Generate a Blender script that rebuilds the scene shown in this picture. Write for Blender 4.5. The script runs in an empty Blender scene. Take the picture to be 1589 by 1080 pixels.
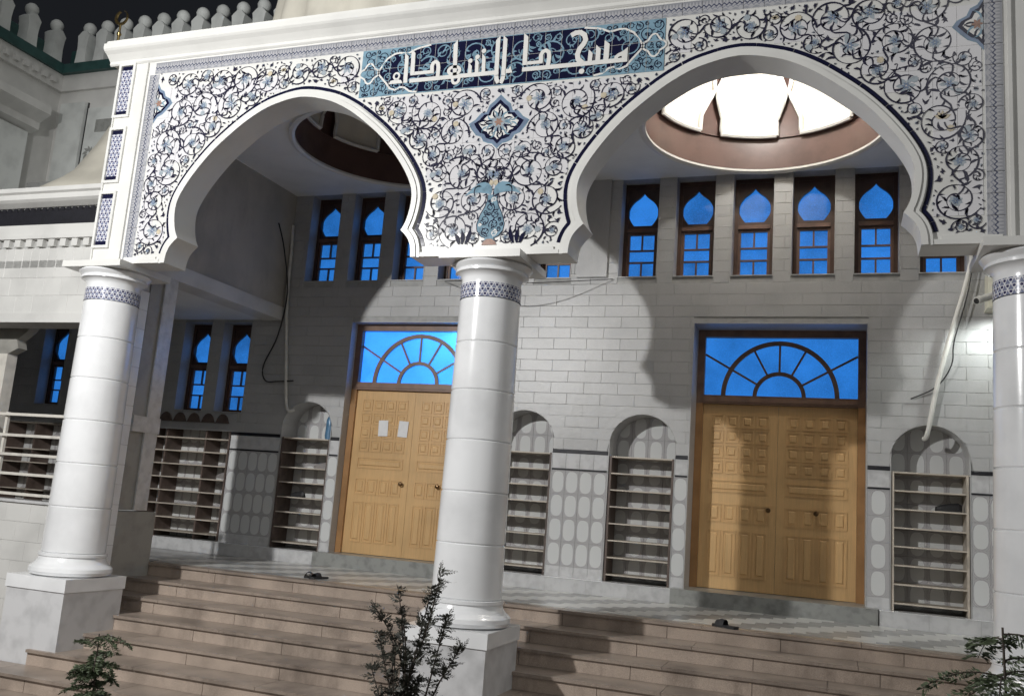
import bpy, bmesh, math, random
from math import sin, cos, pi, radians, sqrt, atan2, hypot
from mathutils import Vector, Matrix
from mathutils.geometry import tessellate_polygon

scene = bpy.context.scene
COL = scene.collection
rnd = random.Random(11)

# ------------------------------------------------------------------ camera
F_PX, CAMP = 1410.29, Vector((8.4438, -8.4412, 1.1267))
PITCH, ROLL, YAW = 0.171467, 0.076161, 0.352181
Rz = Matrix(((cos(YAW), sin(YAW), 0), (-sin(YAW), cos(YAW), 0), (0, 0, 1)))
Rx = Matrix(((1, 0, 0), (0, cos(PITCH), sin(PITCH)), (0, -sin(PITCH), cos(PITCH))))
Ry = Matrix(((cos(ROLL), 0, sin(ROLL)), (0, 1, 0), (-sin(ROLL), 0, cos(ROLL))))
M = Ry @ Rx @ Rz
right, fwd, up = Vector(M[0]), Vector(M[1]), Vector(M[2])
cd = bpy.data.cameras.new('camera'); cam = bpy.data.objects.new('camera', cd); COL.objects.link(cam)
mw = Matrix((right, up, -fwd)).transposed().to_4x4(); mw.translation = CAMP
cam.matrix_world = mw
cd.sensor_width = 36; cd.sensor_fit = 'HORIZONTAL'; cd.lens = 36 * F_PX / 1589
cd.clip_start = 0.05; cd.clip_end = 500
scene.camera = cam

# ------------------------------------------------------------------ world and lights
w = bpy.data.worlds.new('World'); scene.world = w; w.use_nodes = True
bg = w.node_tree.nodes['Background']
bg.inputs['Color'].default_value = (0.55, 0.6, 0.72, 1); bg.inputs['Strength'].default_value = 0.019
scene.view_settings.view_transform = 'Standard'; scene.view_settings.look = 'None'
scene.view_settings.gamma = 1; scene.view_settings.use_curve_mapping = False
scene.view_settings.exposure = 0.0

def lamp(name, kind, loc, energy, color=(1, 1, 1), target=None, **kw):
    d = bpy.data.lights.new(name, kind); d.energy = energy; d.color = color
    for k, q in kw.items(): setattr(d, k, q)
    o = bpy.data.objects.new(name, d); COL.objects.link(o); o.location = loc
    if target is not None:
        o.rotation_euler = (Vector(target) - Vector(loc)).to_track_quat('-Z', 'Y').to_euler()
    return o
# the floodlight on a mast in the forecourt, left of the photographer: it throws the arch shadows
lamp('floodlight', 'SPOT', (0.6, -7.1, 5.35), 2880, (1.0, 0.995, 0.985), (8.0, 1.0, 2.6), spot_size=radians(168), spot_blend=0.28, shadow_soft_size=0.10)
# weak broad fill light added to lift the shadows, for night-sky and street glow
fill_sun = lamp('fill_sun', 'SUN', (4, -20, 20), 0.60, (1.0, 1.0, 0.985), None, angle=radians(70))
fill_sun.rotation_euler = (radians(60), 0, radians(44))
# the lamp burning in the right-hand ceiling dome
lamp('dome_lamp', 'POINT', (7.5, 2.6, 7.40), 165, (1.0, 0.975, 0.93), None, shadow_soft_size=0.12)
# wall lamp behind the right-hand column
lamp('wall_lamp', 'SPOT', (10.30, 3.72, 3.96), 55, (0.93, 1.0, 0.97), (10.1, 4.2, 0.4), spot_size=radians(150), spot_blend=0.6, shadow_soft_size=0.08)

lamp('room_lamp', 'POINT', (2.86, 4.66, 3.60), 45, (0.6, 0.9, 1.0), None, shadow_soft_size=0.06)   # the lamp shining through the left fanlight

# ------------------------------------------------------------------ materials
def _n(nt, t, **kw):
    n = nt.nodes.new(t)
    for k, q in kw.items(): setattr(n, k, q)
    return n
def mat(name, col, rough=0.5, var=0.12, scale=6.0, bump=0.0, bscale=60.0, spec=0.5, coat=0.0, metal=0.0, col2=None, emit=None, estr=0.0, stain=None, grain=None):
    m = bpy.data.materials.new(name); m.use_nodes = True; nt = m.node_tree
    p = nt.nodes['Principled BSDF']; L = nt.links
    p.inputs['Roughness'].default_value = rough; p.inputs['Specular IOR Level'].default_value = spec
    p.inputs['Coat Weight'].default_value = coat; p.inputs['Coat Roughness'].default_value = 0.08; p.inputs['Metallic'].default_value = metal
    geo = _n(nt, 'ShaderNodeNewGeometry')
    nz = _n(nt, 'ShaderNodeTexNoise'); nz.inputs['Scale'].default_value = scale; nz.inputs['Detail'].default_value = 5
    L.new(geo.outputs['Position'], nz.inputs['Vector'])
    oi = _n(nt, 'ShaderNodeObjectInfo')
    mix = _n(nt, 'ShaderNodeMix', data_type='RGBA')
    c2 = col2 or tuple(max(0, c * (1 - 2 * var)) for c in col)
    mix.inputs[6].default_value = (*c2, 1); mix.inputs[7].default_value = (*col, 1)
    add = _n(nt, 'ShaderNodeMath', operation='MULTIPLY_ADD'); add.inputs[1].default_value = 0.35
    L.new(oi.outputs['Random'], add.inputs[0])
    rmp = _n(nt, 'ShaderNodeMapRange'); rmp.inputs[1].default_value = 0.32; rmp.inputs[2].default_value = 0.62
    L.new(nz.outputs['Fac'], rmp.inputs[0]); L.new(rmp.outputs[0], add.inputs[2])
    cl = _n(nt, 'ShaderNodeClamp'); L.new(add.outputs[0], cl.inputs[0]); L.new(cl.outputs[0], mix.inputs[0])
    last = mix.outputs[2]
    if stain:   # blotches of grime
        ns = _n(nt, 'ShaderNodeTexNoise'); ns.inputs['Scale'].default_value = 1.7; ns.inputs['Detail'].default_value = 9; ns.inputs['Roughness'].default_value = 0.72
        mp = _n(nt, 'ShaderNodeMapping'); mp.inputs['Scale'].default_value = (1.0, 1.0, 0.35)
        L.new(geo.outputs['Position'], mp.inputs[0]); L.new(mp.outputs[0], ns.inputs['Vector'])
        rs = _n(nt, 'ShaderNodeMapRange'); rs.inputs[1].default_value = 0.52; rs.inputs[2].default_value = 0.74; rs.inputs[4].default_value = 0.75
        L.new(ns.outputs['Fac'], rs.inputs[0]); m2 = _n(nt, 'ShaderNodeMix', data_type='RGBA'); L.new(rs.outputs[0], m2.inputs[0]); L.new(last, m2.inputs[6]); m2.inputs[7].default_value = (*stain, 1); last = m2.outputs[2]
        nf = _n(nt, 'ShaderNodeTexNoise'); nf.inputs['Scale'].default_value = 160; nf.inputs['Detail'].default_value = 2; L.new(geo.outputs['Position'], nf.inputs['Vector'])
        rf = _n(nt, 'ShaderNodeMapRange'); rf.inputs[1].default_value = 0.3; rf.inputs[2].default_value = 0.7; rf.inputs[3].default_value = 0.72; rf.inputs[4].default_value = 1.12
        L.new(nf.outputs['Fac'], rf.inputs[0]); m3 = _n(nt, 'ShaderNodeVectorMath', operation='SCALE'); L.new(last, m3.inputs[0]); L.new(rf.outputs[0], m3.inputs[3]); last = m3.outputs[0]
    if grain:   # wood grain running up the boards
        mp = _n(nt, 'ShaderNodeMapping'); mp.inputs['Scale'].default_value = (30, 30, 1.6); L.new(geo.outputs['Position'], mp.inputs[0])
        ng = _n(nt, 'ShaderNodeTexNoise'); ng.inputs['Scale'].default_value = 1.6; ng.inputs['Detail'].default_value = 6; ng.inputs['Distortion'].default_value = 0.6; L.new(mp.outputs[0], ng.inputs['Vector'])
        rg = _n(nt, 'ShaderNodeMapRange'); rg.inputs[1].default_value = 0.3; rg.inputs[2].default_value = 0.7; rg.inputs[3].default_value = 1 - grain; rg.inputs[4].default_value = 1 + grain * .4
        L.new(ng.outputs['Fac'], rg.inputs[0]); m3 = _n(nt, 'ShaderNodeVectorMath', operation='SCALE'); L.new(last, m3.inputs[0]); L.new(rg.outputs[0], m3.inputs[3]); last = m3.outputs[0]
    L.new(last, p.inputs['Base Color'])
    if bump:
        b = _n(nt, 'ShaderNodeBump'); b.inputs['Strength'].default_value = bump; b.inputs['Distance'].default_value = 0.01
        n2 = _n(nt, 'ShaderNodeTexNoise'); n2.inputs['Scale'].default_value = bscale; n2.inputs['Detail'].default_value = 4
        L.new(geo.outputs['Position'], n2.inputs['Vector']); L.new(n2.outputs['Fac'], b.inputs['Height']); L.new(b.outputs[0], p.inputs['Normal'])
    if emit:
        p.inputs['Emission Strength'].default_value = estr
        ne = _n(nt, 'ShaderNodeTexNoise'); ne.inputs['Scale'].default_value = 1.9; ne.inputs['Detail'].default_value = 3; L.new(geo.outputs['Position'], ne.inputs['Vector'])
        nf = _n(nt, 'ShaderNodeTexVoronoi'); nf.inputs['Scale'].default_value = 70; L.new(geo.outputs['Position'], nf.inputs['Vector'])
        ad = _n(nt, 'ShaderNodeMath', operation='MULTIPLY_ADD'); ad.inputs[1].default_value = 0.45; L.new(nf.outputs['Distance'], ad.inputs[0]); L.new(ne.outputs['Fac'], ad.inputs[2])
        re_ = _n(nt, 'ShaderNodeMapRange'); re_.inputs[1].default_value = 0.45; re_.inputs[2].default_value = 1.2
        a2 = _n(nt, 'ShaderNodeMath', operation='MULTIPLY_ADD'); a2.inputs[1].default_value = 0.35; L.new(oi.outputs['Random'], a2.inputs[0]); L.new(ad.outputs[0], a2.inputs[2]); L.new(a2.outputs[0], re_.inputs[0])
        me_ = _n(nt, 'ShaderNodeMix', data_type='RGBA'); L.new(re_.outputs[0], me_.inputs[0]); me_.inputs[6].default_value = (*[c * .50 for c in emit], 1); me_.inputs[7].default_value = (*[c * 1.3 for c in emit], 1)
        L.new(me_.outputs[2], p.inputs['Emission Color'])
    m['mixnode'] = mix.name
    return m
WHITE = mat('white_plaster', (0.70, 0.695, 0.665), 0.35, 0.05, 2.5, 0.05, 90)
CREAM = mat('cream_plaster', (0.64, 0.635, 0.61), 0.5, 0.08, 2.0, 0.15, 40)
MARBLE = mat('white_marble', (0.82, 0.825, 0.83), 0.18, 0.075, 2.2, 0.02, 30, coat=0.3)
VEIN = mat('veined_marble', (0.60, 0.60, 0.605), 0.3, 0.13, 5.0, 0.03, 30)
GLAZE = mat('white_glazed_tile', (0.70, 0.69, 0.705), 0.12, 0.03, 1.5, 0.10, 14, coat=0.6)
WALLT = mat('grey_white_wall_tile', (0.49, 0.49, 0.485), 0.36, 0.07, 2.0, 0.20, 18, stain=(0.40, 0.395, 0.375))
GROUT = mat('grey_grout', (0.41, 0.41, 0.40), 0.8, 0.1, 10)
CEIL = mat('ceiling_paint', (0.80, 0.81, 0.80), 0.6, 0.05, 2.0, 0.05, 40)
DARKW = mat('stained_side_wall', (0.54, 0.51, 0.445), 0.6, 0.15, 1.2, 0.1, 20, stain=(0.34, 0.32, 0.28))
OLIVE = mat('dull_grey_stone', (0.34, 0.33, 0.30), 0.45, 0.12, 5.0, 0.1, 40)
INK = mat('vine_ink_print', (0.030, 0.029, 0.055), 0.15, 0.1, 9, coat=0.5)
FRIEZE = mat('blackish_frieze', (0.012, 0.012, 0.017), 0.5, 0.2, 12, 0.3, 40)
NAVY = mat('navy_glazed_tile', (0.010, 0.011, 0.036), 0.12, 0.15, 4, 0.05, 20, coat=0.6)
SKYB = mat('light_blue_glaze', (0.21, 0.34, 0.43), 0.15, 0.2, 14, coat=0.5)
BLUEG = mat('slate_blue_glaze', (0.20, 0.26, 0.37), 0.15, 0.15, 7, coat=0.5)
FLOWB = mat('blue_grey_flower_print', (0.38, 0.43, 0.47), 0.15, 0.15, 30, coat=0.5)
FLOWT = mat('tan_flower_print', (0.60, 0.53, 0.40), 0.15, 0.15, 30, coat=0.5)
PINK = mat('brown_pink_flower_print', (0.36, 0.22, 0.17), 0.2, 0.2, 40, coat=0.4)
LETTER = mat('white_lettering', (0.76, 0.75, 0.72), 0.2, 0.04, 5, coat=0.4)
STEP = mat('brown_granite', (0.455, 0.37, 0.305), 0.36, 0.20, 2.2, 0.06, 120, stain=(0.10, 0.075, 0.06))
STEPT = mat('brown_granite_tread', (0.355, 0.29, 0.24), 0.36, 0.22, 2.2, 0.06, 120, stain=(0.08, 0.06, 0.05))
DARKM = mat('dark_marble', (0.03, 0.03, 0.032), 0.3, 0.2, 6)
LEDGE = mat('pale_ledge_tile', (0.60, 0.60, 0.60), 0.22, 0.12, 9, 0.05, 40)
SILLG = mat('grey_granite_sill', (0.30, 0.305, 0.29), 0.3, 0.2, 9, 0.05, 90)
FLW = mat('white_floor_tile', (0.62, 0.62, 0.59), 0.25, 0.06, 8)
FLG = mat('grey_floor_tile', (0.34, 0.34, 0.33), 0.25, 0.12, 8)
OAK = mat('honey_oak', (0.68, 0.435, 0.20), 0.38, 0.10, 1.4, 0.08, 60, coat=0.15, grain=0.10)
OAKD = mat('honey_oak_frame', (0.36, 0.19, 0.075), 0.4, 0.16, 3.0, 0.08, 60, coat=0.1)
FANW = mat('brown_fanlight_wood', (0.22, 0.135, 0.095), 0.4, 0.15, 6, 0.05, 60)
WALNUT = mat('dark_walnut', (0.085, 0.045, 0.030), 0.4, 0.2, 6, 0.05, 60)
WALN2 = mat('brown_window_wood', (0.17, 0.095, 0.065), 0.4, 0.2, 6, 0.05, 60)
SHELFW = mat('pale_shelf_wood', (0.56, 0.50, 0.42), 0.5, 0.15, 8)
SHELFD = mat('brown_shelf_wood', (0.13, 0.095, 0.08), 0.5, 0.2, 8)
BLUEGL = mat('blue_lit_glass', (0.02, 0.06, 0.16), 0.08, 0.25, 3.0, 0.0, 60, emit=(0.021, 0.165, 0.55), estr=1.0)
BLUEGL2 = mat('bright_blue_lit_glass', (0.03, 0.10, 0.2), 0.12, 0.25, 3.0, 0.05, 90, emit=(0.030, 0.19, 0.62), estr=0.95)
_t = BLUEGL2.node_tree; _tr = _t.nodes.new('ShaderNodeBsdfTranslucent'); _tr.inputs[0].default_value = (0.30, 0.62, 0.95, 1); _ad = _t.nodes.new('ShaderNodeAddShader')
_t.links.new(_t.nodes['Principled BSDF'].outputs[0], _ad.inputs[0]); _t.links.new(_tr.outputs[0], _ad.inputs[1]); _t.links.new(_ad.outputs[0], _t.nodes['Material Output'].inputs[0])   # frosted: lets the room lamp glow through
BROWN = mat('brown_dome_paint', (0.115, 0.065, 0.055), 0.32, 0.2, 3.0, 0.05, 20)
DOMEC = mat('cream_dome_panel', (0.72, 0.68, 0.59), 0.5, 0.05, 3)
RIBC = mat('cream_ribbed_dome', (0.60, 0.57, 0.49), 0.55, 0.12, 1.5, 0.1, 30)
GREEN = mat('dark_green_trim', (0.03, 0.085, 0.08), 0.5, 0.2, 4)
UPPER = mat('aged_upper_plaster', (0.66, 0.655, 0.63), 0.6, 0.14, 1.2, 0.15, 25)
MERL = mat('grey_merlon_paint', (0.66, 0.68, 0.66), 0.6, 0.12, 3.0, 0.1, 30)
SHADE = mat('dark_interior_and_shadow', (0.05, 0.05, 0.05), 0.7, 0.2, 3)  # also colours the painted shadow strip on the upper storey
SOIL = mat('forecourt_paving', (0.12, 0.11, 0.10), 0.8, 0.25, 1.5, 0.2, 30)
STEEL = mat('cream_painted_rail', (0.66, 0.63, 0.57), 0.4, 0.1, 8)
PIPE = mat('white_plastic_conduit', (0.70, 0.69, 0.64), 0.4, 0.08, 8)
CABLE = mat('black_cable', (0.02, 0.02, 0.02), 0.5, 0.1, 8)
PAPER = mat('white_paper', (0.78, 0.78, 0.78), 0.7, 0.03, 20)
BRASS = mat('dark_brass', (0.16, 0.10, 0.05), 0.3, 0.1, 8, metal=0.8)
GOLD = mat('gilded_metal', (0.45, 0.33, 0.14), 0.25, 0.1, 8, metal=0.9)
RUBBER = mat('black_sandal_rubber', (0.02, 0.02, 0.022), 0.6, 0.2, 30)
SHOEW = mat('grey_shoe_fabric', (0.30, 0.28, 0.27), 0.7, 0.2, 40)
BAG = mat('blue_plastic', (0.10, 0.22, 0.36), 0.3, 0.2, 20)
LAMPW = mat('lamp_housing', (0.70, 0.68, 0.56), 0.4, 0.05, 8)
LEAFD = mat('dark_conifer_leaf', (0.045, 0.046, 0.034), 0.6, 0.3, 20)
LEAFG = mat('olive_green_leaf', (0.075, 0.10, 0.050), 0.6, 0.3, 20)
BARK = mat('brown_bark', (0.05, 0.037, 0.028), 0.8, 0.2, 20)

def pattern_mat(name, kind):
    m = mat(name, (0.7, 0.7, 0.7), 0.14, 0.05, 5, 0.03, 30, coat=0.5)
    nt = m.node_tree; L = nt.links; p = nt.nodes['Principled BSDF']
    tc = _n(nt, 'ShaderNodeTexCoord'); sp = _n(nt, 'ShaderNodeSeparateXYZ')
    def M_(op, a, b=None, c=None):
        n = _n(nt, 'ShaderNodeMath', operation=op)
        for i, q in enumerate((a, b, c)):
            if q is None: continue
            if isinstance(q, (int, float)): n.inputs[i].default_value = q
            else: L.new(q, n.inputs[i])
        return n.outputs[0]
    def MIX(f, a, b):
        n = _n(nt, 'ShaderNodeMix', data_type='RGBA')
        if hasattr(f, 'links') or not isinstance(f, (int, float)): L.new(f, n.inputs[0])
        for i, q in ((6, a), (7, b)):
            if isinstance(q, tuple): n.inputs[i].default_value = (*q, 1)
            else: L.new(q, n.inputs[i])
        return n.outputs[2]
    if kind == 'oval':
        L.new(tc.outputs['Object'], sp.inputs[0]); x, z = sp.outputs[0], sp.outputs[2]
        ax = M_('POWER', M_('ABSOLUTE', M_('DIVIDE', x, 0.083)), 2.6); az = M_('POWER', M_('ABSOLUTE', M_('DIVIDE', z, 0.148)), 3.4)
        r = M_('ADD', ax, az)
        inside = M_('LESS_THAN', r, 1.0)
        nz = _n(nt, 'ShaderNodeTexNoise'); nz.inputs['Scale'].default_value = 26; nz.inputs['Detail'].default_value = 3
        L.new(tc.outputs['Object'], nz.inputs['Vector'])
        band = M_('LESS_THAN', M_('FRACT', M_('MULTIPLY', M_('ADD', r, nz.outputs['Fac']), 1.6)), 0.5)
        g = MIX(band, (0.38, 0.37, 0.38), (0.54, 0.53, 0.53))
        c = MIX(inside, g, (0.66, 0.67, 0.66))
    elif kind == 'lattice':
        L.new(tc.outputs['UV'], sp.inputs[0]); u, q = sp.outputs[0], sp.outputs[1]
        a = M_('SUBTRACT', M_('FRACT', u), 0.5); b = M_('SUBTRACT', M_('FRACT', q), 0.5)
        row = M_('MODULO', M_('FLOOR', q), 2.0)
        a2 = M_('SUBTRACT', M_('FRACT', M_('ADD', u, M_('MULTIPLY', row, 0.5))), 0.5)
        d = M_('SQRT', M_('ADD', M_('MULTIPLY', a2, a2), M_('MULTIPLY', b, b)))
        core = M_('LESS_THAN', d, 0.24); ring = M_('LESS_THAN', d, 0.36)
        l1 = M_('LESS_THAN', M_('ABSOLUTE', M_('SUBTRACT', M_('FRACT', M_('ADD', u, M_('MULTIPLY', q, 0.5))), 0.5)), 0.12)
        l2 = M_('LESS_THAN', M_('ABSOLUTE', M_('SUBTRACT', M_('FRACT', M_('SUBTRACT', u, M_('MULTIPLY', q, 0.5))), 0.5)), 0.12)
        lines = M_('MAXIMUM', l1, l2)
        c = MIX(lines, (0.20, 0.22, 0.32), (0.68, 0.68, 0.70))
        c = MIX(ring, c, (0.64, 0.64, 0.68)); c = MIX(core, c, (0.025, 0.022, 0.09))
    elif kind == 'border':
        # tile .2 long, .15 wide, x along, z across (outer edge +z)
        L.new(tc.outputs['Object'], sp.inputs[0]); x, z = sp.outputs[0], sp.outputs[2]
        wv = M_('SINE', M_('MULTIPLY', x, 2 * pi / 0.05)); w2 = M_('SINE', M_('MULTIPLY', x, 2 * pi / 0.1)); w3 = M_('SINE', M_('MULTIPLY', x, 2 * pi / 0.033))
        c = (0.42, 0.42, 0.44)
        top = M_('GREATER_THAN', z, M_('ADD', 0.035, M_('MULTIPLY', w3, 0.022)))
        c = MIX(top, c, (0.28, 0.285, 0.31))
        chain = M_('LESS_THAN', M_('ABSOLUTE', M_('SUBTRACT', z, M_('MULTIPLY', wv, 0.010))), 0.008)
        c = MIX(chain, c, (0.06, 0.07, 0.12))
        sc = M_('LESS_THAN', M_('ABSOLUTE', M_('ADD', z, M_('ADD', 0.042, M_('MULTIPLY', M_('ABSOLUTE', w2), -0.022)))), 0.0055)
        c = MIX(sc, c, (0.22, 0.23, 0.28))
        low = M_('LESS_THAN', z, M_('SUBTRACT', M_('MULTIPLY', w2, 0.012), 0.058))
        c = MIX(low, c, (0.30, 0.31, 0.34))
        ed = M_('GREATER_THAN', M_('ABSOLUTE', z), 0.071); c = MIX(ed, c, (0.62, 0.62, 0.64))
    L.new(c, p.inputs['Base Color'])
    return m
OVAL = pattern_mat('oval_print_tile', 'oval')
LATT = pattern_mat('blue_lattice_print', 'lattice')
BORD = pattern_mat('grey_blue_border_print', 'border')

# ------------------------------------------------------------------ mesh builder and object helpers
class MB:
    def __init__(s): s.v = []; s.f = []; s.uv = {}
    def face(s, pts, uv=None):
        i = len(s.v); s.v += [tuple(p) for p in pts]; s.f.append(tuple(range(i, i + len(pts))))
        if uv: s.uv[len(s.f) - 1] = uv
    def box(s, x0, x1, y0, y1, z0, z1):
        i = len(s.v)
        s.v += [(x, y, z) for x in (x0, x1) for y in (y0, y1) for z in (z0, z1)]
        s.f += [tuple(i + k for k in q) for q in ((0, 1, 3, 2), (4, 6, 7, 5), (0, 4, 5, 1), (2, 3, 7, 6), (0, 2, 6, 4), (1, 5, 7, 3))]
        return s
    def bevbox(s, x0, x1, y0, y1, z0, z1, b=0.006):
        # box whose -y face is chamfered: a tile proud of a wall
        i = len(s.v)
        s.v += [(x0, y1, z0), (x1, y1, z0), (x1, y1, z1), (x0, y1, z1), (x0, y0 + b, z0), (x1, y0 + b, z0), (x1, y0 + b, z1), (x0, y0 + b, z1),
                (x0 + b, y0, z0 + b), (x1 - b, y0, z0 + b), (x1 - b, y0, z1 - b), (x0 + b, y0, z1 - b)]
        q = [(8, 9, 10, 11)]
        for a in range(4):
            c = (a + 1) % 4; q += [(4 + a, 4 + c, 8 + c, 8 + a), (a, c, 4 + c, 4 + a)]
        s.f += [tuple(i + k for k in t) for t in q]
        return s
    def prism(s, loops, y0, y1):
        """2-D loops in (x,z), first is the outline, extruded between y0 (front) and y1."""
        L3 = [[Vector((x, z, 0)) for x, z in lp] for lp in loops]
        tri = tessellate_polygon(L3); flat = [p for lp in loops for p in lp]
        i = len(s.v); n = len(flat)
        s.v += [(x, y0, z) for x, z in flat] + [(x, y1, z) for x, z in flat]
        for t in tri: s.f.append(tuple(i + k for k in t)); s.f.append(tuple(i + n + k for k in reversed(t)))
        o = 0
        for lp in loops:
            m = len(lp)
            for k in range(m):
                a, b = o + k, o + (k + 1) % m
                s.f.append((i + a, i + b, i + n + b, i + n + a))
            o += m
        return s
    def flat(s, loops, y):
        L3 = [[Vector((x, z, 0)) for x, z in lp] for lp in loops]; flat = [p for lp in loops for p in lp]
        i = len(s.v); s.v += [(x, y, z) for x, z in flat]
        for t in tessellate_polygon(L3): s.f.append(tuple(i + k for k in t))
        return s
    def ribbon(s, pts, w, y, taper=None):
        """flat strip in the facade plane along 2-D points; w width or function of t."""
        n = len(pts); L = []
        for k in range(n):
            a = pts[max(k - 1, 0)]; b = pts[min(k + 1, n - 1)]
            dx, dz = b[0] - a[0], b[1] - a[1]; d = hypot(dx, dz) or 1
            ww = (w(k / (n - 1)) if callable(w) else w) / 2
            L.append(((pts[k][0] - dz / d * ww, pts[k][1] + dx / d * ww), (pts[k][0] + dz / d * ww, pts[k][1] - dx / d * ww)))
        i = len(s.v)
        for a, b in L: s.v += [(a[0], y, a[1]), (b[0], y, b[1])]
        for k in range(n - 1): s.f.append((i + 2 * k, i + 2 * k + 1, i + 2 * k + 3, i + 2 * k + 2))
        return s
    def strip(s, pa, pb, y0, y1):
        """solid band between two 2-D polylines (x,z), from y0 (front) back to y1."""
        n = len(pa); i = len(s.v)
        for a, b in zip(pa, pb): s.v += [(a[0], y0, a[1]), (b[0], y0, b[1]), (a[0], y1, a[1]), (b[0], y1, b[1])]
        for k in range(n - 1):
            q, r = i + 4 * k, i + 4 * k + 4
            s.f += [(q, q + 1, r + 1, r), (q, r, r + 2, q + 2), (q + 1, q + 3, r + 3, r + 1)]
        s.f += [(i, i + 2, i + 3, i + 1), (i + 4 * n - 4, i + 4 * n - 3, i + 4 * n - 1, i + 4 * n - 2)]
        return s
    def lathe(s, prof, cx, cy, n=40, mod=None, uvs=None):
        i = len(s.v); m = len(prof)
        for r, z in prof:
            for k in range(n):
                a = 2 * pi * k / n; rr = r * (mod(a, z) if mod else 1)
                s.v.append((cx + rr * cos(a), cy + rr * sin(a), z))
        for j in range(m - 1):
            for k in range(n):
                k2 = (k + 1) % n
                s.f.append((i + j * n + k, i + j * n + k2, i + (j + 1) * n + k2, i + (j + 1) * n + k))
                if uvs:
                    nu, nv = uvs; s.uv[len(s.f) - 1] = [(k / n * nu, j / (m - 1) * nv), ((k + 1) / n * nu, j / (m - 1) * nv), ((k + 1) / n * nu, (j + 1) / (m - 1) * nv), (k / n * nu, (j + 1) / (m - 1) * nv)]
        return s
    def tube(s, pts, r, n=7, cap=True):
        pts = [Vector(p) for p in pts]; i = len(s.v); m = len(pts)
        for k, p in enumerate(pts):
            t = (pts[min(k + 1, m - 1)] - pts[max(k - 1, 0)]).normalized()
            a = t.cross(Vector((0, 0, 1)));
            if a.length < 1e-3: a = t.cross(Vector((1, 0, 0)))
            a.normalize(); b = t.cross(a); rr = r(k / (m - 1)) if callable(r) else r
            for q in range(n):
                an = 2 * pi * q / n; s.v.append(tuple(p + a * cos(an) * rr + b * sin(an) * rr))
        for k in range(m - 1):
            for q in range(n):
                q2 = (q + 1) % n; s.f.append((i + k * n + q, i + k * n + q2, i + (k + 1) * n + q2, i + (k + 1) * n + q))
        if cap:
            s.f.append(tuple(i + q for q in range(n - 1, -1, -1))); s.f.append(tuple(i + (m - 1) * n + q for q in range(n)))
        return s
    def mesh(s, name, m, off=(0, 0, 0), smooth=False):
        me = bpy.data.meshes.new(name)
        me.from_pydata([(x - off[0], y - off[1], z - off[2]) for x, y, z in s.v], [], s.f)
        if s.uv:
            ul = me.uv_layers.new(name='UVMap')
            for fi, uv in s.uv.items():
                for k, li in enumerate(me.polygons[fi].loop_indices): ul.data[li].uv = uv[k]
        if smooth:
            bm = bmesh.new(); bm.from_mesh(me); bmesh.ops.recalc_face_normals(bm, faces=bm.faces); bm.to_mesh(me); bm.free()
            for p in me.polygons: p.use_smooth = True
            try: me.set_sharp_from_angle(angle=radians(smooth if smooth is not True else 40))
            except Exception: pass
        else:
            bm = bmesh.new(); bm.from_mesh(me); bmesh.ops.recalc_face_normals(bm, faces=bm.faces); bm.to_mesh(me); bm.free()
        if m: me.materials.append(m)
        return me

def wloc(o):
    p = Vector((0, 0, 0))
    while o is not None: p = p + o.location; o = o.parent
    return p
def thing(name, label, cat, loc=(0, 0, 0), group=None, kind=None):
    o = bpy.data.objects.new(name, None); COL.objects.link(o); o.location = loc; o.empty_display_size = 0.2
    o['label'] = label; o['category'] = cat
    if group: o['group'] = group
    if kind: o['kind'] = kind
    return o
def part(name, mb, m, parent=None, smooth=False, kind=None, label=None, loc=None):
    base = wloc(parent) if parent is not None else Vector((0, 0, 0))
    org = Vector(loc) if loc is not None else base
    o = bpy.data.objects.new(name, mb.mesh(name, m, org, smooth)); COL.objects.link(o)
    o.parent = parent; o.location = org - base
    if kind: o['kind'] = kind
    if label: o['label'] = label
    return o
def piece(name, me, parent, loc, m=None):
    o = bpy.data.objects.new(name, me); COL.objects.link(o); o.parent = parent
    o.location = Vector(loc) - wloc(parent)
    return o
def single(name, mb, m, label, cat, smooth=False, group=None, loc=None, kind=None):
    o = part(name, mb, m, None, smooth, kind, label, loc)
    if cat: o['category'] = cat
    if group: o['group'] = group
    return o
def struct(name, mb, m, label, cat=None):
    o = part(name, mb, m); o['kind'] = 'structure'; o['label'] = label; o['category'] = cat or name.replace('_', ' ')
    return o

# ------------------------------------------------------------------ shared dimensions
B = 5.0; D = 4.2; ZB, ZT = 3.645, 6.11; CEILZ = 6.03; FLOOR = 0.02
ARC = (B - 2.485, B + 2.485)
HALF = [(0, 5.600), (.10, 5.592), (.235, 5.566), (.45, 5.50), (.69, 5.37), (.92, 5.20), (1.11, 5.035), (1.27, 4.86), (1.40, 4.69), (1.49, 4.545), (1.545, 4.42), (1.563, 4.30), (1.55, 4.16), (1.515, 4.03), (1.47, 3.945)]
LOBE = [(1.47, 3.945), (1.525, 3.895), (1.575, 3.83), (1.605, 3.745), (1.615, ZB)]
def catmull(P, sub=4):
    out = []
    for i in range(len(P) - 1):
        p0 = P[max(i - 1, 0)]; p1 = P[i]; p2 = P[i + 1]; p3 = P[min(i + 2, len(P) - 1)]
        for k in range(sub):
            t = k / sub
            out.append(tuple(0.5 * ((2 * p1[a]) + (-p0[a] + p2[a]) * t + (2 * p0[a] - 5 * p1[a] + 4 * p2[a] - p3[a]) * t * t + (-p0[a] + 3 * p1[a] - 3 * p2[a] + p3[a]) * t ** 3) for a in (0, 1)))
    return out + [P[-1]]
_half = catmull(HALF)[:-1] + catmull(LOBE)
def profile(cx): # left foot -> apex -> right foot
    return [(cx - x, z) for x, z in reversed(_half)] + [(cx + x, z) for x, z in _half[1:]]
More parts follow.
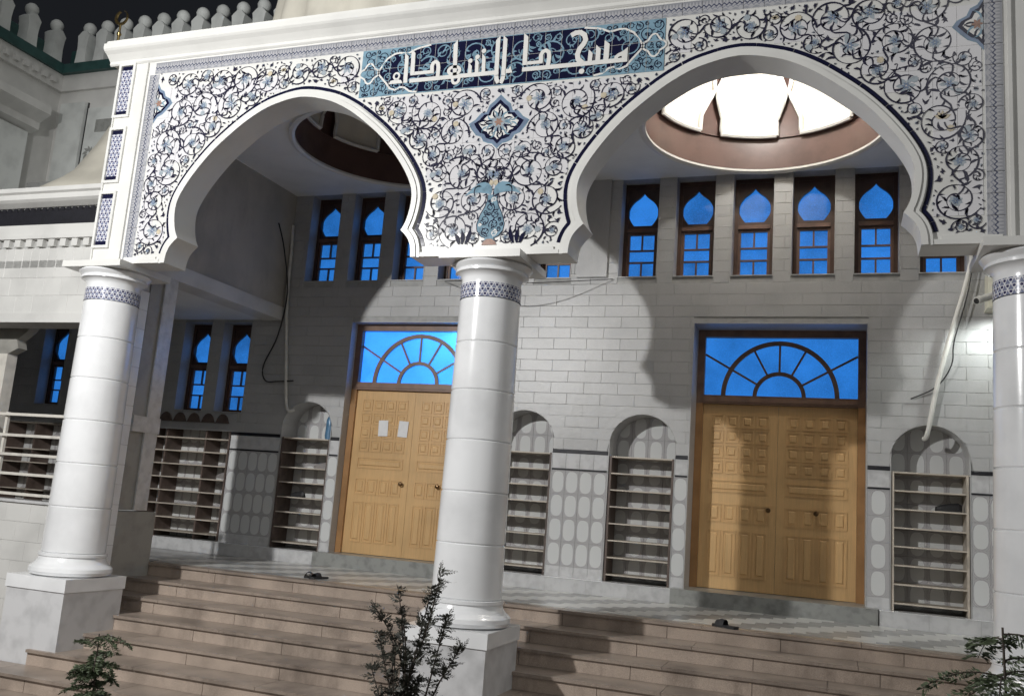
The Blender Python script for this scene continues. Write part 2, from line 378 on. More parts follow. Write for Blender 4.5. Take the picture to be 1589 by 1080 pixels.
def offset(P, d): # outward (away from the opening)
    out = []; n = len(P)
    for k in range(n):
        a = P[max(k - 1, 0)]; b = P[min(k + 1, n - 1)]; dx, dz = b[0] - a[0], b[1] - a[1]; l = hypot(dx, dz)
        q = (P[k][0] - dz / l * d, P[k][1] + dx / l * d)
        if k in (0, n - 1): q = (q[0], P[k][1])
        out.append(q)
    bad = [min(hypot(q[0] - p[0], q[1] - p[1]) for p in P) < abs(d) * .965 and 0 < k < n - 1 for k, q in enumerate(out)]
    k = 0
    while k < n:
        if bad[k]:
            j = k
            while bad[j]: j += 1
            a, b = out[k - 1], out[j]; m_ = ((a[0] + b[0]) / 2, (a[1] + b[1]) / 2)
            for i in range(k, j): out[i] = m_
            k = j
        k += 1
    return out

# ------------------------------------------------------------------ ground, stairs, floor
g = MB(); g.box(-60, 70, -60, 60, -1.62, -1.50)
struct('ground', g, SOIL, 'dark forecourt ground in front of the stairs', 'ground')
st = thing('stairs', 'wide brown granite stairs rising to the mosque porch', 'stairs', (5, 0, -1.5), kind='structure')
RUN, RISE = 0.42, 0.168
X1 = 10.75
for k in range(9):
    yk = 1.78 - RUN * k; zk = FLOOR - RISE * k
    xl = -0.33 if k < 5 else (0.05 if k == 5 else -6.0)
    xr = X1 if k < 6 else 16
    # tread slabs
    L = rnd.uniform(1.5, 1.7); x = xl; yb = yk + (RUN if k else 0.20)
    off = rnd.uniform(0.5, 1.5); first = True
    while x < xr - 0.01:
        x2 = min(xr, x + (off if first else L)); first = False
        mb = MB(); c = 0.008
        y0 = yk - 0.03
        mb.box(x + 0.0025, x2 - 0.0025, y0, yb - 0.002, zk - 0.032, zk)
        o = part('tread', mb, STEPT, st); x = x2
    x = xl; off = rnd.uniform(0.5, 1.2); first = True; L = 1.18
    while x < xr - 0.01:
        x2 = min(xr, x + (off if first else L)); first = False
        mb = MB(); mb.box(x + 0.003, x2 - 0.003, yk, yk + 0.03, zk - RISE + 0.001, zk - 0.033)
        part('riser', mb, STEP, st); x = x2
    # dark skirting closing the step ends at the left wall
    if k < 4:
        mb = MB(); mb.box(xl - 0.012, xl + 0.05, yk - 0.012, yk + 0.05, zk - RISE, zk + 0.004); part('end_skirting', mb, DARKM, st)
core = MB()
for k in range(9):
    yk = 1.78 - RUN * k; zk = FLOOR - RISE * k
    core.box(-6.0 if k > 5 else (-0.33 if k < 5 else 0.05), X1 if k < 6 else 16, yk + 0.031, 2.4, zk - RISE, zk - 0.034)
part('core', core, STEPT, st)
fl = thing('floor', 'porch floor of white and grey tiles laid in a zigzag', 'floor', (5, 3, FLOOR - 0.1), kind='structure')
mb = MB(); mb.box(-6.0, 11.2, 2.401, 6.2, FLOOR - 0.2, FLOOR - 0.012); mb.box(-6, 11.2, 1.99, 2.40, FLOOR - 0.03, FLOOR - 0.012); part('bed', mb, GROUT, fl)
TW, TD = 0.42, 0.2
tmw = MB().box(-TW / 2 + .002, TW / 2 - .002, -TD / 2 + .002, TD / 2 - .002, -0.012, 0).mesh('floor_tile', FLW)
tmg = MB().box(-TW / 2 + .002, TW / 2 - .002, -TD / 2 + .002, TD / 2 - .002, -0.012, 0).mesh('floor_tile', FLG)
for j in range(10):
    for i in range(-1, 27):
        x = -0.2 + i * TW + (j * 0.14) % TW; y = 1.98 + TD / 2 + 0.004 + j * TD
        if x < -0.5 or x > 10.9: continue
        piece('floor_tile', tmw if (i + (j * 14 // 42)) % 2 else tmg, fl, (x, y, FLOOR))
mb = MB(); mb.box(-6, -0.45, 1.984, 3.97, FLOOR - 0.011, FLOOR - 0.001); part('plain_floor', mb, FLG, fl)

# ------------------------------------------------------------------ portico facade
fac = thing('portico_facade', 'white two-arched mosque porch front covered in blue floral tiles', 'building', (5, 0, ZB))
XL, XR = -0.27, 10.30
TH = 0.33
outl = [(XL, ZB), (XL, 6.31), (XR, 6.31), (XR, ZB)] + list(reversed(profile(ARC[1]))) + list(reversed(profile(ARC[0])))
mb = MB().prism([outl], 0, TH); part('arcade_wall', mb, WHITE, fac, smooth=20)
mb = MB()
cprof = [(-0.012, 6.285), (-0.03, 6.30), (-0.03, 6.335), (-0.055, 6.36), (-0.10, 6.40), (-0.15, 6.43), (-0.17, 6.45), (-0.17, 6.52), (-0.13, 6.545), (-0.13, 6.57), (0.5, 6.60), (0.5, 6.311), (0.001, 6.311), (0.001, 6.285)]
n = len(cprof)
for (a, b) in ((XL - 0.16, XR + 0.16),):
    i = len(mb.v); mb.v += [(a, y, z) for y, z in cprof] + [(b, y, z) for y, z in cprof]
    for k in range(n): mb.f.append((i + k, i + (k + 1) % n, i + n + (k + 1) % n, i + n + k))
    mb.f.append(tuple(range(i, i + n))); mb.f.append(tuple(range(i + 2 * n - 1, i + n - 1, -1)))
part('cornice', mb, WHITE, fac)
mb = MB(); mb.box(XL + 0.02, 10.28, 0.34, 0.62, ZB, 6.30); 
# arch mouldings and the navy outline
for cx in ARC:
    P = profile(cx)
    am = part('arch_moulding', MB().strip(P, offset(P, 0.058), -0.05, 0.002), WHITE, fac, smooth=30)
    part('bead', MB().strip(offset(P, 0.062), offset(P, 0.098), -0.035, 0.002), WHITE, am, smooth=30)
    Pi, Po = offset(P, 0.112), offset(P, 0.150)
    # cut the navy band into tiles
    acc = 0; s0 = 0; n = len(P)
    for k in range(1, n):
        acc += hypot(P[k][0] - P[k - 1][0], P[k][1] - P[k - 1][1])
        if acc > 0.30 or k == n - 1:
            a, b = list(Pi[s0:k + 1]), list(Po[s0:k + 1])
            def lerp(p, q, t): return (p[0] + (q[0] - p[0]) * t, p[1] + (q[1] - p[1]) * t)
            a[0], b[0] = lerp(a[0], a[1], .06), lerp(b[0], b[1], .06); a[-1], b[-1] = lerp(a[-1], a[-2], .06), lerp(b[-1], b[-2], .06)
            if min(q[1] for q in a) > ZB - 0.01:
                z0 = [q for q in zip(a, b) if min(q[0][1], q[1][1]) >= 3.735]
                if len(z0) > 1: part('navy_tile', MB().strip([q[0] for q in z0], [q[1] for q in z0], -0.0075, 0.001), NAVY, fac)
            s0 = k; acc = 0
# white sill moulding along the feet of the arches
FX0, FX1 = 0.38, 9.62
for a, b in ((0.20, ARC[0] - 1.717), (ARC[0] + 1.717, ARC[1] - 1.717), (ARC[1] + 1.717, 9.80)):
    mb = MB(); mb.box(a, b, -0.035, 0.001, ZB + 0.004, ZB + 0.05); mb.box(a + 0.06, b - 0.06, -0.02, 0.001, ZB + 0.054, ZB + 0.085); part('foot_moulding', mb, WHITE, fac)
# pier strips at both ends with framed lattice panels
for side in (0, 1):
    mx = (lambda x: x) if side == 0 else (lambda x: 10 - x)
    def bx(m_, a, b, *r): m_.box(min(mx(a), mx(b)), max(mx(a), mx(b)), *r)
    mb = MB(); bx(mb, 0.165, 0.195, -0.03, 0.001, ZB + 0.004, 6.27); bx(mb, -0.265, -0.245, -0.02, 0.001, ZB + 0.004, 6.28); part('pier_moulding', mb, WHITE, fac)
    for z0, z1 in ((5.60, 6.265), (4.735, 5.40), (3.895, 4.555)):
        f = MB(); a, b = -0.235, -0.045
        bx(f, a - .035, a, -0.028, 0.001, z0 - .035, z1 + .035); bx(f, b, b + .035, -0.028, 0.001, z0 - .035, z1 + .035)
        bx(f, a, b, -0.028, 0.001, z0 - .035, z0); bx(f, a, b, -0.028, 0.001, z1, z1 + .035)
        pf = part('panel_frame', f, WHITE, fac)
        q = MB(); x0, x1 = min(mx(a), mx(b)), max(mx(a), mx(b)); e = 0.055
        q.face([(x0 + .004, -0.006, z0 + e), (x1 - .004, -0.006, z0 + e), (x1 - .004, -0.006, z1 - e), (x0 + .004, -0.006, z1 - e)], uv=[(0, 0), (3, 0), (3, 10), (0, 10)])
        part('lattice', q, LATT, pf)
        for u, v_ in ((z0 + .004, z0 + e - .002), (z1 - e + .002, z1 - .004)): part('lattice_end', MB().box(x0 + .004, x1 - .004, -0.008, 0.001, u, v_), NAVY, pf)
# tile border: top run and both sides
bt = MB().bevbox(-0.0985, 0.0985, -0.010, 0.001, -0.074, 0.074, 0.003).mesh('border_tile', BORD)
btv = MB()
for i in range(47): 
    x = FX0 - 0.08 + (i + 0.5) * 0.2
    if x < FX1 + 0.06: piece('border_tile', bt, fac, (x, 0, ZT + 0.078))
for side, xx, sg in ((0, FX0 - 0.077, 1), (1, FX1 + 0.077, -1)):
    k = 0; z = ZT - 0.105
    while z > 3.80:
        o = piece('border_tile', bt, fac, (xx, 0, z)); o.rotation_euler = (0, radians(-90 * sg), 0); z -= 0.2
# field of glazed white tiles
import bisect
arcs_poly = [offset(profile(c), 0.155) for c in ARC]
def in_poly(p, poly):
    x, y = p; c = False; n = len(poly); j = n - 1
    for i in range(n):
        xi, yi = poly[i]; xj, yj = poly[j]
        if (yi > y) != (yj > y) and x < (xj - xi) * (y - yi) / (yj - yi) + xi: c = not c
        j = i
    return c
SX0, SX1, SZ0 = B - 1.735, B + 1.735, 5.538
def free(p, arcs=True):
    x, z = p
    if not (FX0 < x < FX1 and 3.735 < z < ZT): return False
    if SX0 < x < SX1 and z > SZ0: return False
    return not any(in_poly(p, a) for a in arcs_poly)
FT = 0.2
fm = MB().bevbox(-FT / 2 + .0012, FT / 2 - .0012, -0.005, 0.001, -FT / 2 + .0012, FT / 2 - .0012, 0.0012).mesh('glazed_tile', GLAZE)
cand = []
for i in range(47):
    for j in range(12):
        x = FX0 + (i + .5) * FT + 0.02; z = ZT - (j + .5) * FT
        if all(free((x + a * FT / 2, z + b * FT / 2)) for a in (-1, 0, 1) for b in (-1, 0, 1)): cand.append((x, z))
for x, z in sorted(cand, key=lambda q: -q[0])[:300]:
    o = piece('glazed_tile', fm, fac, (x, 0, z)); o.rotation_euler = (rnd.gauss(0, .007), 0, rnd.gauss(0, .006))
# ---- floral print: scrolls packed into the free field, mirrored about the middle
medal = [(B + x, z) for x, z in [(0, 5.43), (.07, 5.36), (.12, 5.32), (.15, 5.24), (.21, 5.235), (.25, 5.19), (.27, 5.165), (.345, 5.12), (.31, 5.06), (.25, 4.985), (.19, 4.965), (.16, 4.91), (.10, 4.885), (.06, 4.88), (0, 4.82)]]
medal = medal + [(2 * B - x, z) for x, z in reversed(medal[1:-1])]
vase = [(B + x, z) for x, z in [(-.055, 4.31), (.055, 4.31), (.055, 4.25), (.075, 4.19), (.13, 4.08), (.155, 3.99), (.145, 3.92), (.10, 3.86), (.05, 3.84), (.07, 3.775), (-.07, 3.775), (-.05, 3.84), (-.10, 3.86), (-.145, 3.92), (-.155, 3.99), (-.13, 4.08), (-.075, 4.19), (-.055, 4.25)]]
bnd = []
for poly in arcs_poly + [medal, vase, [(FX0, ZB), (FX0, ZT), (FX1, ZT), (FX1, ZB)], [(SX0, ZT), (SX0, SZ0), (SX1, SZ0), (SX1, ZT)], [(FX0, 3.74), (FX1, 3.74)]]:
    for k in range(len(poly)):
        a, b = poly[k], poly[(k + 1) % len(poly)]; m = max(1, int(hypot(b[0] - a[0], b[1] - a[1]) / 0.05))
        for q in range(m): bnd.append((a[0] + (b[0] - a[0]) * q / m, a[1] + (b[1] - a[1]) * q / m))
bcell = {}
for p in bnd: bcell.setdefault((int(p[0] / .3), int(p[1] / .3)), []).append(p)
def bdist(p):
    d = 0.3; ci, cj = int(p[0] / .3), int(p[1] / .3)
    for i in (-1, 0, 1):
        for j in (-1, 0, 1):
            for q in bcell.get((ci + i, cj + j), ()): d = min(d, hypot(p[0] - q[0], p[1] - q[1]))
    return d
# half medallions at both ends of the field
def half_med(side): 
    s = 1 if side == 0 else -1; x0 = FX0 if side == 0 else FX1
    return [(x0 + s * x, z) for x, z in [(0.003, 5.98), (.05, 5.90), (.11, 5.87), (.14, 5.80), (.22, 5.76), (.26, 5.70), (.19, 5.62), (.13, 5.56), (.06, 5.53), (0.003, 5.45)]]
circ = []
frnd = random.Random(5)
def ok(p, r):
    if not free(p) or in_poly(p, medal) or in_poly(p, vase): return False
    if p[0] < FX0 + 0.30 and 5.40 < p[1] < 6.02: return False
    if bdist(p) < r * 1.02 + .004: return False
    return all(hypot(p[0] - c[0], p[1] - c[1]) > (r + c[2]) * 0.93 for c in circ)
for r0, r1, tries in ((.19, .16, 1500), (.16, .125, 4500), (.125, .09, 7000), (.09, .06, 9000), (.06, .034, 12000), (.034, .018, 24000)):
    for _ in range(tries):
        p = (frnd.uniform(FX0, B), frnd.uniform(3.75, ZT)); r = frnd.uniform(r1, r0)
        if ok(p, r): circ.append((p[0], p[1], r))
vine, fb, ft, pk, fb2 = MB(), MB(), MB(), MB(), MB()
def leaf(m, x, z, ang, L, W, y, curl=0.35):
    pts = []; n = 5
    ctr = []
    for k in range(n + 1):
        t = k / n; a = ang + curl * t * 2
        ctr.append((x + L * t * cos(ang + curl * t), z + L * t * sin(ang + curl * t)))
    m.ribbon(ctr, lambda t: max(.0015, W * sin(pi * min(1, t * 0.9 + .12)) ** 1.2), y)
def blossom(m, x, z, r, kind, y):
    if kind == 0:
        n = 9; P = []
        for k in range(2 * n): a = pi * k / n; rr = r * (1 if k % 2 else 0.76); P.append((x + rr * cos(a), z + rr * sin(a)))
        m.flat([P], y)
    elif kind == 1:
        for k in range(6): leaf(m, x + r * .25 * cos(k * pi / 3), z + r * .25 * sin(k * pi / 3), k * pi / 3, r * .9, r * .55, y, 0)
    else:
        for k in range(5): leaf(m, x, z, pi / 2 + (k - 2) * .55, r * 1.3, r * .6, y, 0)
YV = -0.0072
def scroll(x, z, r, a0, sgn, kind):
    vy = YV - frnd.random() * 0.0006
    if r < 0.050:
        for k in range(frnd.choice((2, 3, 4)) if r > .03 else 2):
            a = frnd.uniform(0, 2 * pi); leaf(vine, x - .5 * r * cos(a), z - .5 * r * sin(a), a + frnd.uniform(-.5, .5), r * frnd.uniform(1.0, 1.6), r * .5, vy - .0002 * k, frnd.uniform(-.6, .6))
        if frnd.random() < .35: blossom(fb, x, z, r * .6, 0, YV + .0006)
        return
    turns = 1.5 if r > .1 else 1.2; n = int(18 * turns + r * 60); pts = []
    for k in range(-6, n + 1):
        t = k / n
        if k < 0: rr = r * (1 + .9 * (t * turns) ** 2 * 4)
        else: rr = r * (1.0 - .70 * t ** 1.15)
        pts.append((x + rr * cos(a0 + sgn * 2 * pi * turns * t), z + rr * sin(a0 + sgn * 2 * pi * turns * t)))
    pts = [p for p in pts if free(p) and not in_poly(p, medal) and not in_poly(p, vase)]
    if len(pts) < 6: return
    n = len(pts) - 1
    w0 = 0.012 + .026 * r
    vine.ribbon(pts, lambda t: w0 * (1.0 - .5 * t) * (0.85 + .35 * sin(t * 17 + a0)), vy)
    nl = int(5 + r * 62)
    for k in range(nl):
        t = (k + .5 + frnd.uniform(-.4, .4)) / nl; i = max(0, min(n - 1, int(t * n))); p, q = pts[i], pts[i + 1]; ta = atan2(q[1] - p[1], q[0] - p[0])
        outw = frnd.choice((1, -1)); ll = r * frnd.uniform(.22, .50) + .014
        if outw * sgn < 0 and t < .62: ll = min(ll, .055)
        tip = (p[0] + ll * cos(ta - outw * .9), p[1] + ll * sin(ta - outw * .9))
        if not free(tip) or in_poly(tip, medal): continue
        leaf(vine, p[0], p[1], ta - outw * .55, ll, ll * .22 + .0045, vy - .0003 - .00002 * k, -outw * frnd.uniform(.2, .9))
        if frnd.random() < .4: leaf(vine, p[0], p[1], ta - outw * 1.1, ll * .7, ll * .17 + .003, vy - .0003 - .00002 * k, outw * .5)
    k = frnd.random()
    if r > .06:
        fx, fz = x + frnd.uniform(-.1, .1) * r, z + frnd.uniform(-.1, .1) * r; fr = min(.060, r * .46)
        if k < .55: blossom(fb, fx, fz, fr, 0, YV + .0007); blossom(fb2, fx, fz, fr * .5, 1, YV - .0014)
        elif k < .66: blossom(ft, fx, fz, fr, 2, YV - .0018)
        else: blossom(fb, fx, fz, fr * 1.25, 1, YV + .0007); blossom(fb2, fx, fz, fr * .55, 1, YV - .0014)
    if r > .085 and frnd.random() < .75:
        a = frnd.uniform(0, 6.3); blossom(ft if frnd.random() < .3 else fb, x + r * .62 * cos(a), z + r * .62 * sin(a), .036, 0, YV - .0016)
state = frnd.getstate()
for c in circ:
    a0 = frnd.uniform(0, 2 * pi); sg = frnd.choice((-1, 1)); s_ = frnd.getstate()
    scroll(c[0], c[1], c[2], a0, sg, 0); frnd.setstate(s_); scroll(2 * B - c[0], c[1], c[2], pi - a0, -sg, 0)
# sinuous stems tying neighbouring scrolls together
big = [c for c in circ if c[2] > .085]
for i, a in enumerate(big):
    near = sorted((hypot(a[0] - b[0], a[1] - b[1]) - a[2] - b[2], j) for j, b in enumerate(big) if j > i)[:2]
    for d, j in near:
        if d > .12: continue
        b = big[j]; an = atan2(b[1] - a[1], b[0] - a[0])
        for mir in (0, 1):
            P = []
            for k in range(9):
                t = k / 8; q = an + pi / 2 * 0.9; bulge = .35 * sin(t * 2 * pi) * min(a[2], b[2])
                x = a[0] + (b[0] - a[0]) * (.12 + .76 * t) + bulge * cos(q); z = a[1] + (b[1] - a[1]) * (.12 + .76 * t) + bulge * sin(q)
                P.append((2 * B - x if mir else x, z))
            if all(free(p) and not in_poly(p, medal) and not in_poly(p, vase) for p in P): vine.ribbon(P, lambda t: .017 - .006 * abs(2 * t - 1), YV - .0022)
def pack(inside, box, sizes, keep=.95):
    C_ = []
    for r0, r1, tries in sizes:
        for _ in range(tries):
            x, z, r = frnd.uniform(box[0], box[1]), frnd.uniform(box[2], box[3]), frnd.uniform(r1, r0)
            if all(hypot(x - a, z - b) > (r + c) * keep for a, b, c in C_) and all(inside((x + r * .8 * cos(t), z + r * .8 * sin(t))) for t in [q * pi / 4 for q in range(8)]): C_.append((x, z, r))
    return C_
def mini(m, x, z, r, w0, y, inside, lw=.3):
    a0, sgn = frnd.uniform(0, 6.28), frnd.choice((-1, 1)); n = 22
    P = [(x + r * (1 - .68 * t) * cos(a0 + sgn * 8.5 * t), z + r * (1 - .68 * t) * sin(a0 + sgn * 8.5 * t)) for t in [k / n for k in range(n + 1)]]
    P = [p for p in P if inside(p)]
    if len(P) < 5: return
    m.ribbon(P, lambda t: w0 * (1 - .5 * t), y)
    for k in range(int(5 + r * 40)):
        i = frnd.randrange(len(P) - 1); p, q = P[i], P[i + 1]; o = frnd.choice((-1, 1)); L = r * frnd.uniform(.35, .65)
        a = atan2(q[1] - p[1], q[0] - p[0]) - o * .7
        if inside((p[0] + L * cos(a), p[1] + L * sin(a))): leaf(m, p[0], p[1], a, L, L * lw, y - .00012 - .00002 * k, -o * .7)
part('vine_print', vine, INK, fac, kind='stuff'); part('blossom_print', fb, FLOWB, fac, kind='stuff'); part('tan_blossom_print', ft, FLOWT, fac, kind='stuff'); part('slate_blossom_print', fb2, BLUEG, fac, kind='stuff')
# medallions
def scale_poly(P, s, c): return [(c[0] + (x - c[0]) * s, c[1] + (z - c[1]) * s) for x, z in P]
def medallion(P, c, name):
    m = part(name, MB().flat([P], -0.0066), SKYB, fac)
    half = len(P) < 14
    part('slate_rim', MB().flat([scale_poly(P, .96, c)], -0.0071), BLUEG, m)
    part('navy_ground', MB().flat([scale_poly(P, .82, c)], -0.0077), NAVY, m)
    part('white_palmette', MB().flat([scale_poly(P, .66, c)], -0.0082), LETTER, m)
    part('grey_palmette', MB().flat([scale_poly(P, .40, c)], -0.0087), FLOWB, m)
    nb_ = MB()
    w_ = MB(); pk_ = MB(); sb = MB()
    inn = scale_poly(P, .80, c)
    for k in range(22):
        a = 2 * pi * (k + .5) / 22; sg_ = 1 if k % 2 else -1
        for d0, L, W_ in ((.06, .10, .020), (.12, .09, .018), (.19, .08, .016)):
            x, z = c[0] + d0 * 1.15 * cos(a), c[1] + d0 * .95 * sin(a); t = (x + L * cos(a), z + L * .9 * sin(a))
            if in_poly((x, z), inn) and in_poly(t, inn): leaf((nb_ if d0 < .15 else w_) if (k + int(d0 * 100)) % 3 else sb, x, z, a + sg_ * .5, L, W_, -0.0092 - .00003 * k, -sg_ * .9)
    part('white_scrolls', w_, LETTER, m, kind='stuff'); part('navy_scrolls', nb_, NAVY, m, kind='stuff'); part('blue_scrolls', sb, SKYB, m, kind='stuff')
    blossom(pk_, c[0] + (0 if not half else (.05 if c[0] < B else -.05)), c[1], .045, 1, -0.0102); blossom(pk_, c[0] + (0 if not half else (.05 if c[0] < B else -.05)), c[1], .028, 0, -0.0104); part('centre_flower', pk_, PINK, m)
medallion(medal, (B, 5.12), 'medallion')
medallion(half_med(0), (FX0 + .004, 5.71), 'half_medallion'); medallion(half_med(1), (FX1 - .004, 5.71), 'half_medallion')
# vase with fronds and tulip leaves
vz = part('vase_print', MB().flat([vase], -0.0066), SKYB, fac)
q = MB()
vin = lambda p: in_poly(p, scale_poly(vase, .9, (B, 4.02))) and p[1] > 3.85
qw = MB()
for c in pack(vin, (B - .16, B + .16, 3.8, 4.31), ((.06, .045, 500), (.045, .03, 1200), (.03, .015, 2500))): mini(q if frnd.random() < .7 else qw, c[0], c[1], c[2], .011, -0.0076 - frnd.random() * .0002, vin, .4)
part('white_ornament', qw, LETTER, vz, kind='stuff')
q.ribbon([(x, z) for x, z in vase[1:10]], .008, -0.0074); q.ribbon([(x, z) for x, z in vase[11:] + vase[:1]], .008, -0.0074)
part('vase_ornament', q, NAVY, vz, kind='stuff')
q = MB(); q.flat([[(B - .085, 3.765), (B + .085, 3.765), (B + .065, 3.80), (B + .03, 3.83), (B - .03, 3.83), (B - .065, 3.80)]], -0.0078); part('vase_foot', q, PINK, vz)
q = MB(); q2 = MB()
for s in (-1, 1):
    for k, (L, a) in enumerate(((.30, .35), (.24, .75), (.20, 1.15))):
        leaf(q, B + s * .02, 4.32 + .01 * k, (pi / 2 - s * (pi / 2 - .75 - .25 * k)) , L, .07, -0.0092 - .0002 * k, -s * .8)
    q2 = MB()
    for k in range(3):
        leaf(q2, B + s * (.27 + .035 * k), 3.78, pi / 2 + s * (.55 - .35 * k), .20 - .03 * k, .045, -0.0092 - .0002 * k, -s * .3)
    part('tulip_leaf_print', q2, NAVY, fac)
part('frond_print', q, SKYB, fac)
# ---- name panel
sg = part('name_panel', MB().box(SX0, SX1, -0.0085, 0.001, SZ0, ZT - .002), SKYB, fac)
navL = [(4.118, 6.098), (3.975, 6.075), (3.921, 6.058), (3.84, 6.020), (3.74, 6.040), (3.68, 6.035), (3.588, 5.985), (3.53, 5.90), (3.479, 5.822), (3.53, 5.76), (3.595, 5.69), (3.65, 5.62), (3.72, 5.595), (3.78, 5.625), (3.833, 5.615), (3.90, 5.565), (3.99, 5.548)]
nav = navL + [(2 * B - x, z) for x, z in reversed(navL)]
# joints of the sign's own tiles
nt_ = part('navy_ground', MB().flat([nav], -0.0096), NAVY, sg)
part('white_rim', MB().ribbon(navL, .022, -0.0106), LETTER, sg); part('white_rim', MB().ribbon([(2 * B - x, z) for x, z in navL], .022, -0.0106), LETTER, sg)
for s in (-1, 1):
    rim = MB(); c = (B + s * 1.628, 5.822); P = [(c[0] + .105 * cos(a) * (1 + .18 * cos(4 * a)), c[1] + .105 * sin(a) * (1 + .18 * cos(4 * a))) for a in [k * pi / 16 for k in range(33)]]
    rim.ribbon(P, .02, -0.0106); part('white_rim', rim, LETTER, sg)
sc = MB(); dk = MB()
innav = lambda p: in_poly(p, nav) and 5.555 < p[1] < 6.09
for c in pack(innav, (SX0, SX1, 5.55, 6.1), ((.17, .13, 700), (.13, .09, 1500), (.09, .05, 3000), (.05, .03, 3000))): mini(sc, c[0], c[1], c[2], .012 + .05 * c[2], -0.0108 - frnd.random() * .0003, innav, .36)
part('blue_scrolls', sc, SKYB, sg, kind='stuff')
incor = lambda p: SX0 + .012 < p[0] < SX1 - .012 and SZ0 + .012 < p[1] < ZT - .014 and not in_poly(p, nav)
for bx0, bx1 in ((SX0, SX0 + .75), (SX1 - .75, SX1)):
    for c in pack(incor, (bx0, bx1, SZ0, ZT), ((.08, .06, 900), (.06, .04, 1800), (.04, .02, 3000))): mini(dk, c[0], c[1], c[2], .011, -0.0104 - frnd.random() * .0001, incor, .3)
part('corner_scrolls', dk, NAVY, sg, kind='stuff')
for k in range(1, 19): part('tile_joint', MB().flat([[(SX0 + .1827 * k - .002, SZ0 + .004), (SX0 + .1827 * k + .002, SZ0 + .004), (SX0 + .1827 * k + .002, ZT - .006), (SX0 + .1827 * k - .002, ZT - .006)]], -0.0118), GROUT, sg)
part('tile_joint', MB().flat([[(SX0, 5.86), (SX1, 5.86), (SX1, 5.864), (SX0, 5.864)]], -0.0117), GROUT, sg)
YL0, YL1 = -0.020, -0.0125
def stroke(P, w, closed=False):
    n = len(P); A, C = [], []
    for k in range(n):
        a = P[max(k - 1, 0)]; b = P[min(k + 1, n - 1)]
        dx, dz = b[0] - a[0], b[1] - a[1]; d = hypot(dx, dz) or 1
        A.append((P[k][0] - dz / d * w / 2, P[k][1] + dx / d * w / 2)); C.append((P[k][0] + dz / d * w / 2, P[k][1] - dx / d * w / 2))
    return MB().strip(A, C, YL0, YL1)
def slantbar(x0, z0, x1, z1, w, sl=.05): # upright stroke with a slanted head; x0,z0 top
    return MB().prism([[(x0 - w / 2, z0 + sl * .5), (x0 + w / 2, z0 - sl * .5), (x1 + w / 2, z1), (x1 - w / 2, z1)]], YL0, YL1)
def dot(x, z, r): return MB().prism([[(x + r * cos(k * pi / 6), z + r * sin(k * pi / 6)) for k in range(12)]], YL0, YL1)
def ring(x, z, rx, rz, w):
    o = [(x + rx * cos(k * pi / 10), z + rz * sin(k * pi / 10)) for k in range(20)]; i_ = [(x + (rx - w) * cos(k * pi / 10), z + (rz - w) * sin(k * pi / 10)) for k in range(20)]
    return MB().prism([o, i_[::-1]], YL0, YL1)
def merge(*ms):
    o = MB()
    for m in ms:
        i = len(o.v); o.v += m.v; o.f += [tuple(k + i for k in f) for f in m.f]
    return o
W = .047
